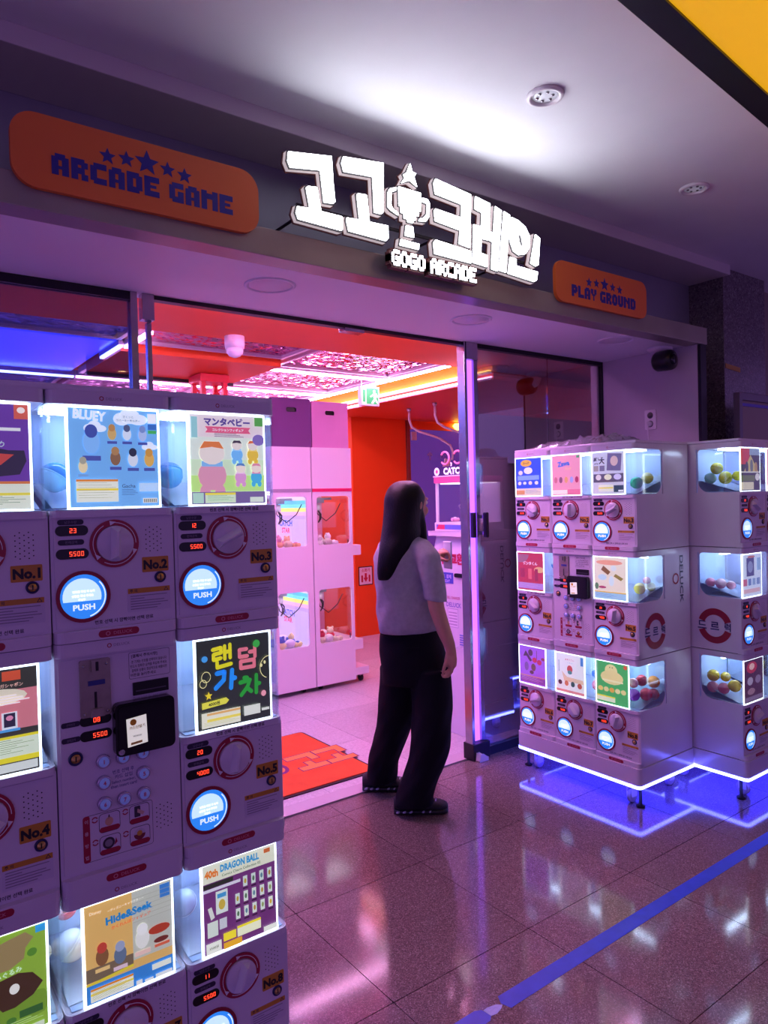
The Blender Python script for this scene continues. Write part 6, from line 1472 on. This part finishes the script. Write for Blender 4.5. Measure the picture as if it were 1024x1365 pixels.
# --- wide trousers
q = MB()
rows = [(0.885, 0.108, 0.0, 0.138, 0.106), (0.84, 0.112, 0.0, 0.150, 0.118), (0.76, 0.125, 0.0, 0.163, 0.135), (0.68, 0.132, 0.0, 0.164, 0.135), (0.62, 0.130, 0.005, 0.158, 0.12)]
q.loft([ringpts(r[0], r[1], r[2], r[3], r[4], 44, 0.008, r[0] * 30) for r in interp(rows, 4)], M_trou)
legL = [(0.70, 0.055, 0.05, 0.095, 0.11), (0.55, 0.048, 0.075, 0.097, 0.115), (0.42, 0.034, 0.11, 0.094, 0.115), (0.28, 0.0, 0.16, 0.088, 0.11), (0.16, -0.035, 0.205, 0.080, 0.105), (0.085, -0.045, 0.225, 0.080, 0.105), (0.055, -0.045, 0.23, 0.078, 0.10)]
legR = [(0.70, 0.205, -0.04, 0.098, 0.115), (0.55, 0.208, -0.06, 0.099, 0.12), (0.40, 0.203, -0.07, 0.097, 0.12), (0.26, 0.178, -0.065, 0.094, 0.115), (0.15, 0.138, -0.055, 0.090, 0.11), (0.08, 0.115, -0.05, 0.092, 0.11), (0.05, 0.112, -0.048, 0.096, 0.112)]
for L, ph in ((legL, 0.0), (legR, 2.0)):
    q.loft([ringpts(r[0], r[1], r[2], r[3], r[4], 40, 0.035 if r[0] < 0.5 else 0.016, r[0] * 22 + ph, 0.06) for r in interp(L, 6)], M_trou)
baked(q, 'trousers', 0.008, 3, person)
# pocket flap and back pocket
MB().prism([(-0.03, -0.02), (0.03, -0.02), (0.03, 0.015), (-0.03, 0.015)], -0.004, 0.004, M_trou).build('back_pocket', person, tuple(W3(0.12, -0.124, 0.80)), (0, 0, -YAW))
# --- hair
h = MB()
rows = [(1.608, 0.108, 0.02, 0.03, 0.03), (1.595, 0.106, 0.02, 0.060, 0.060), (1.565, 0.103, 0.02, 0.085, 0.087), (1.52, 0.101, 0.018, 0.100, 0.102), (1.465, 0.093, 0.012, 0.096, 0.104), (1.40, 0.084, -0.002, 0.093, 0.100), (1.34, 0.078, -0.02, 0.096, 0.092), (1.29, 0.055, -0.045, 0.082, 0.080), (1.24, 0.034, -0.07, 0.068, 0.062), (1.19, 0.013, -0.09, 0.052, 0.042), (1.155, -0.001, -0.10, 0.038, 0.028), (1.135, -0.010, -0.103, 0.026, 0.016)]
h.loft([ringpts(r[0], r[1], r[2], r[3], r[4], 48, 0.012, r[0] * 14) for r in interp(rows, 5)], M_hair)
chain(h, [(0.165, 0.0, 1.45, 0.03), (0.178, 0.0, 1.38, 0.028), (0.188, 0.005, 1.32, 0.022), (0.198, 0.01, 1.28, 0.012)], M_hair, 12)     # strand in front of the shoulder
chain(h, [(0.13, 0.075, 1.56, 0.03), (0.175, 0.06, 1.53, 0.026), (0.188, 0.045, 1.49, 0.014)], M_hair, 12)   # fringe
hair = baked(h, 'hair', 0.006, 4, person)
# --- eyes, under the fringe
for sgn in (-1, 1):
    c = W3(hu + 0.076 * fu + sgn * 0.032 * pf[0], hv + 0.076 * fv + sgn * 0.032 * pf[1], hz + 0.004)
    MB().ball((0, 0, 0), 0.013, mat('eye_white', 'E8E4E4', 0.2), 12, 8).ball((0.006 * (RH * fu + FH * fv).x, 0.006 * (RH * fu + FH * fv).y, 0), 0.009, mat('iris', '20140F', 0.2), 10, 7).build('eye', person, tuple(c))
# --- trainers
def shoe(u0, v, u1, lift, label):
    g = MB()
    L = u1 - u0
    up = mat('black_mesh', '101018', 0.6, bump=(250, 0.4)); sole = mat('sole_black', '0C0C14', 0.5); sil = mat('silver_insert', 'C8C8E0', 0.25, 0.5)
    secs = [(0.0, 0.030, 0.015, 0.065), (0.08, 0.040, 0.012, 0.085), (0.25, 0.043, 0.010, 0.088), (0.45, 0.042, 0.010, 0.078), (0.65, 0.047, 0.010, 0.062), (0.85, 0.046, 0.012, 0.052), (0.96, 0.034, 0.016, 0.044), (1.0, 0.016, 0.022, 0.036)]
    rings = []
    for f, w, zb, zt in interp(secs, 3):
        P = []
        for j in range(20):
            a = 2 * PI * j / 20
            zz = (zb + zt) / 2 + (zt - zb) / 2 * math.sin(a)
            P.append(tuple(W3(u0 + f * L, v + w * math.copysign(abs(math.cos(a)) ** 0.7, math.cos(a)), zz + lift * (1 - f))))
        rings.append(P)
    o = g.loft(rings, up).build('shoe', person)
    g = MB()
    rings = []
    for f, w, zb, zt in interp(secs, 2):
        P = []
        for j in range(20):
            a = 2 * PI * j / 20
            zz = 0.013 + 0.0125 * math.copysign(abs(math.sin(a)) ** 0.4, math.sin(a))
            P.append(tuple(W3(u0 + f * L, v + (w + 0.003) * math.copysign(abs(math.cos(a)) ** 0.6, math.cos(a)), zz + lift * (1 - f))))
        rings.append(P)
    g.loft(rings, sole).build('sole', o)
    g = MB()
    for f in (0.08, 0.2, 0.32, 0.55, 0.68):
        for sg in (-1, 1):
            g.ball(tuple(W3(u0 + f * L, v + sg * 0.043, 0.017 + lift * (1 - f))), 0.014, sil, 10, 6, (1.0, 0.35, 0.5))
    g.build('sole_insert', o)
    g = MB()
    for k in range(5):
        f = 0.5 + 0.07 * k
        g.tube([tuple(W3(u0 + f * L - 0.006, v - 0.034, 0.062 - 0.004 * k + lift * (1 - f))), tuple(W3(u0 + f * L, v, 0.082 - 0.006 * k + lift * (1 - f))), tuple(W3(u0 + f * L + 0.006, v + 0.034, 0.062 - 0.004 * k + lift * (1 - f)))], 0.003, sil, 6)
    g.build('laces', o)
shoe(0.012, -0.045, 0.275, 0.0, '')
shoe(-0.148, 0.235, 0.105, 0.004, '')
t = thing('smartphone', 'smartphone held up in the hand of the woman', 'phone', tuple(PO_ + W3(0.322, 0.18, 1.225)), -YAW + 0.5)
MB().prism(rrect(-0.004, 0.004, -0.07, 0.07, 0.003, 2), -0.034, 0.034, mat('pale_phone_case', 'C8D0E8', 0.15)).build('body', t)
MB().box(0.0042, 0.0046, -0.033, 0.033, -0.066, 0.066, mat('phone_screen', '8090B0', 0.2, emit='90A8E0', power=0.4)).build('screen', t)
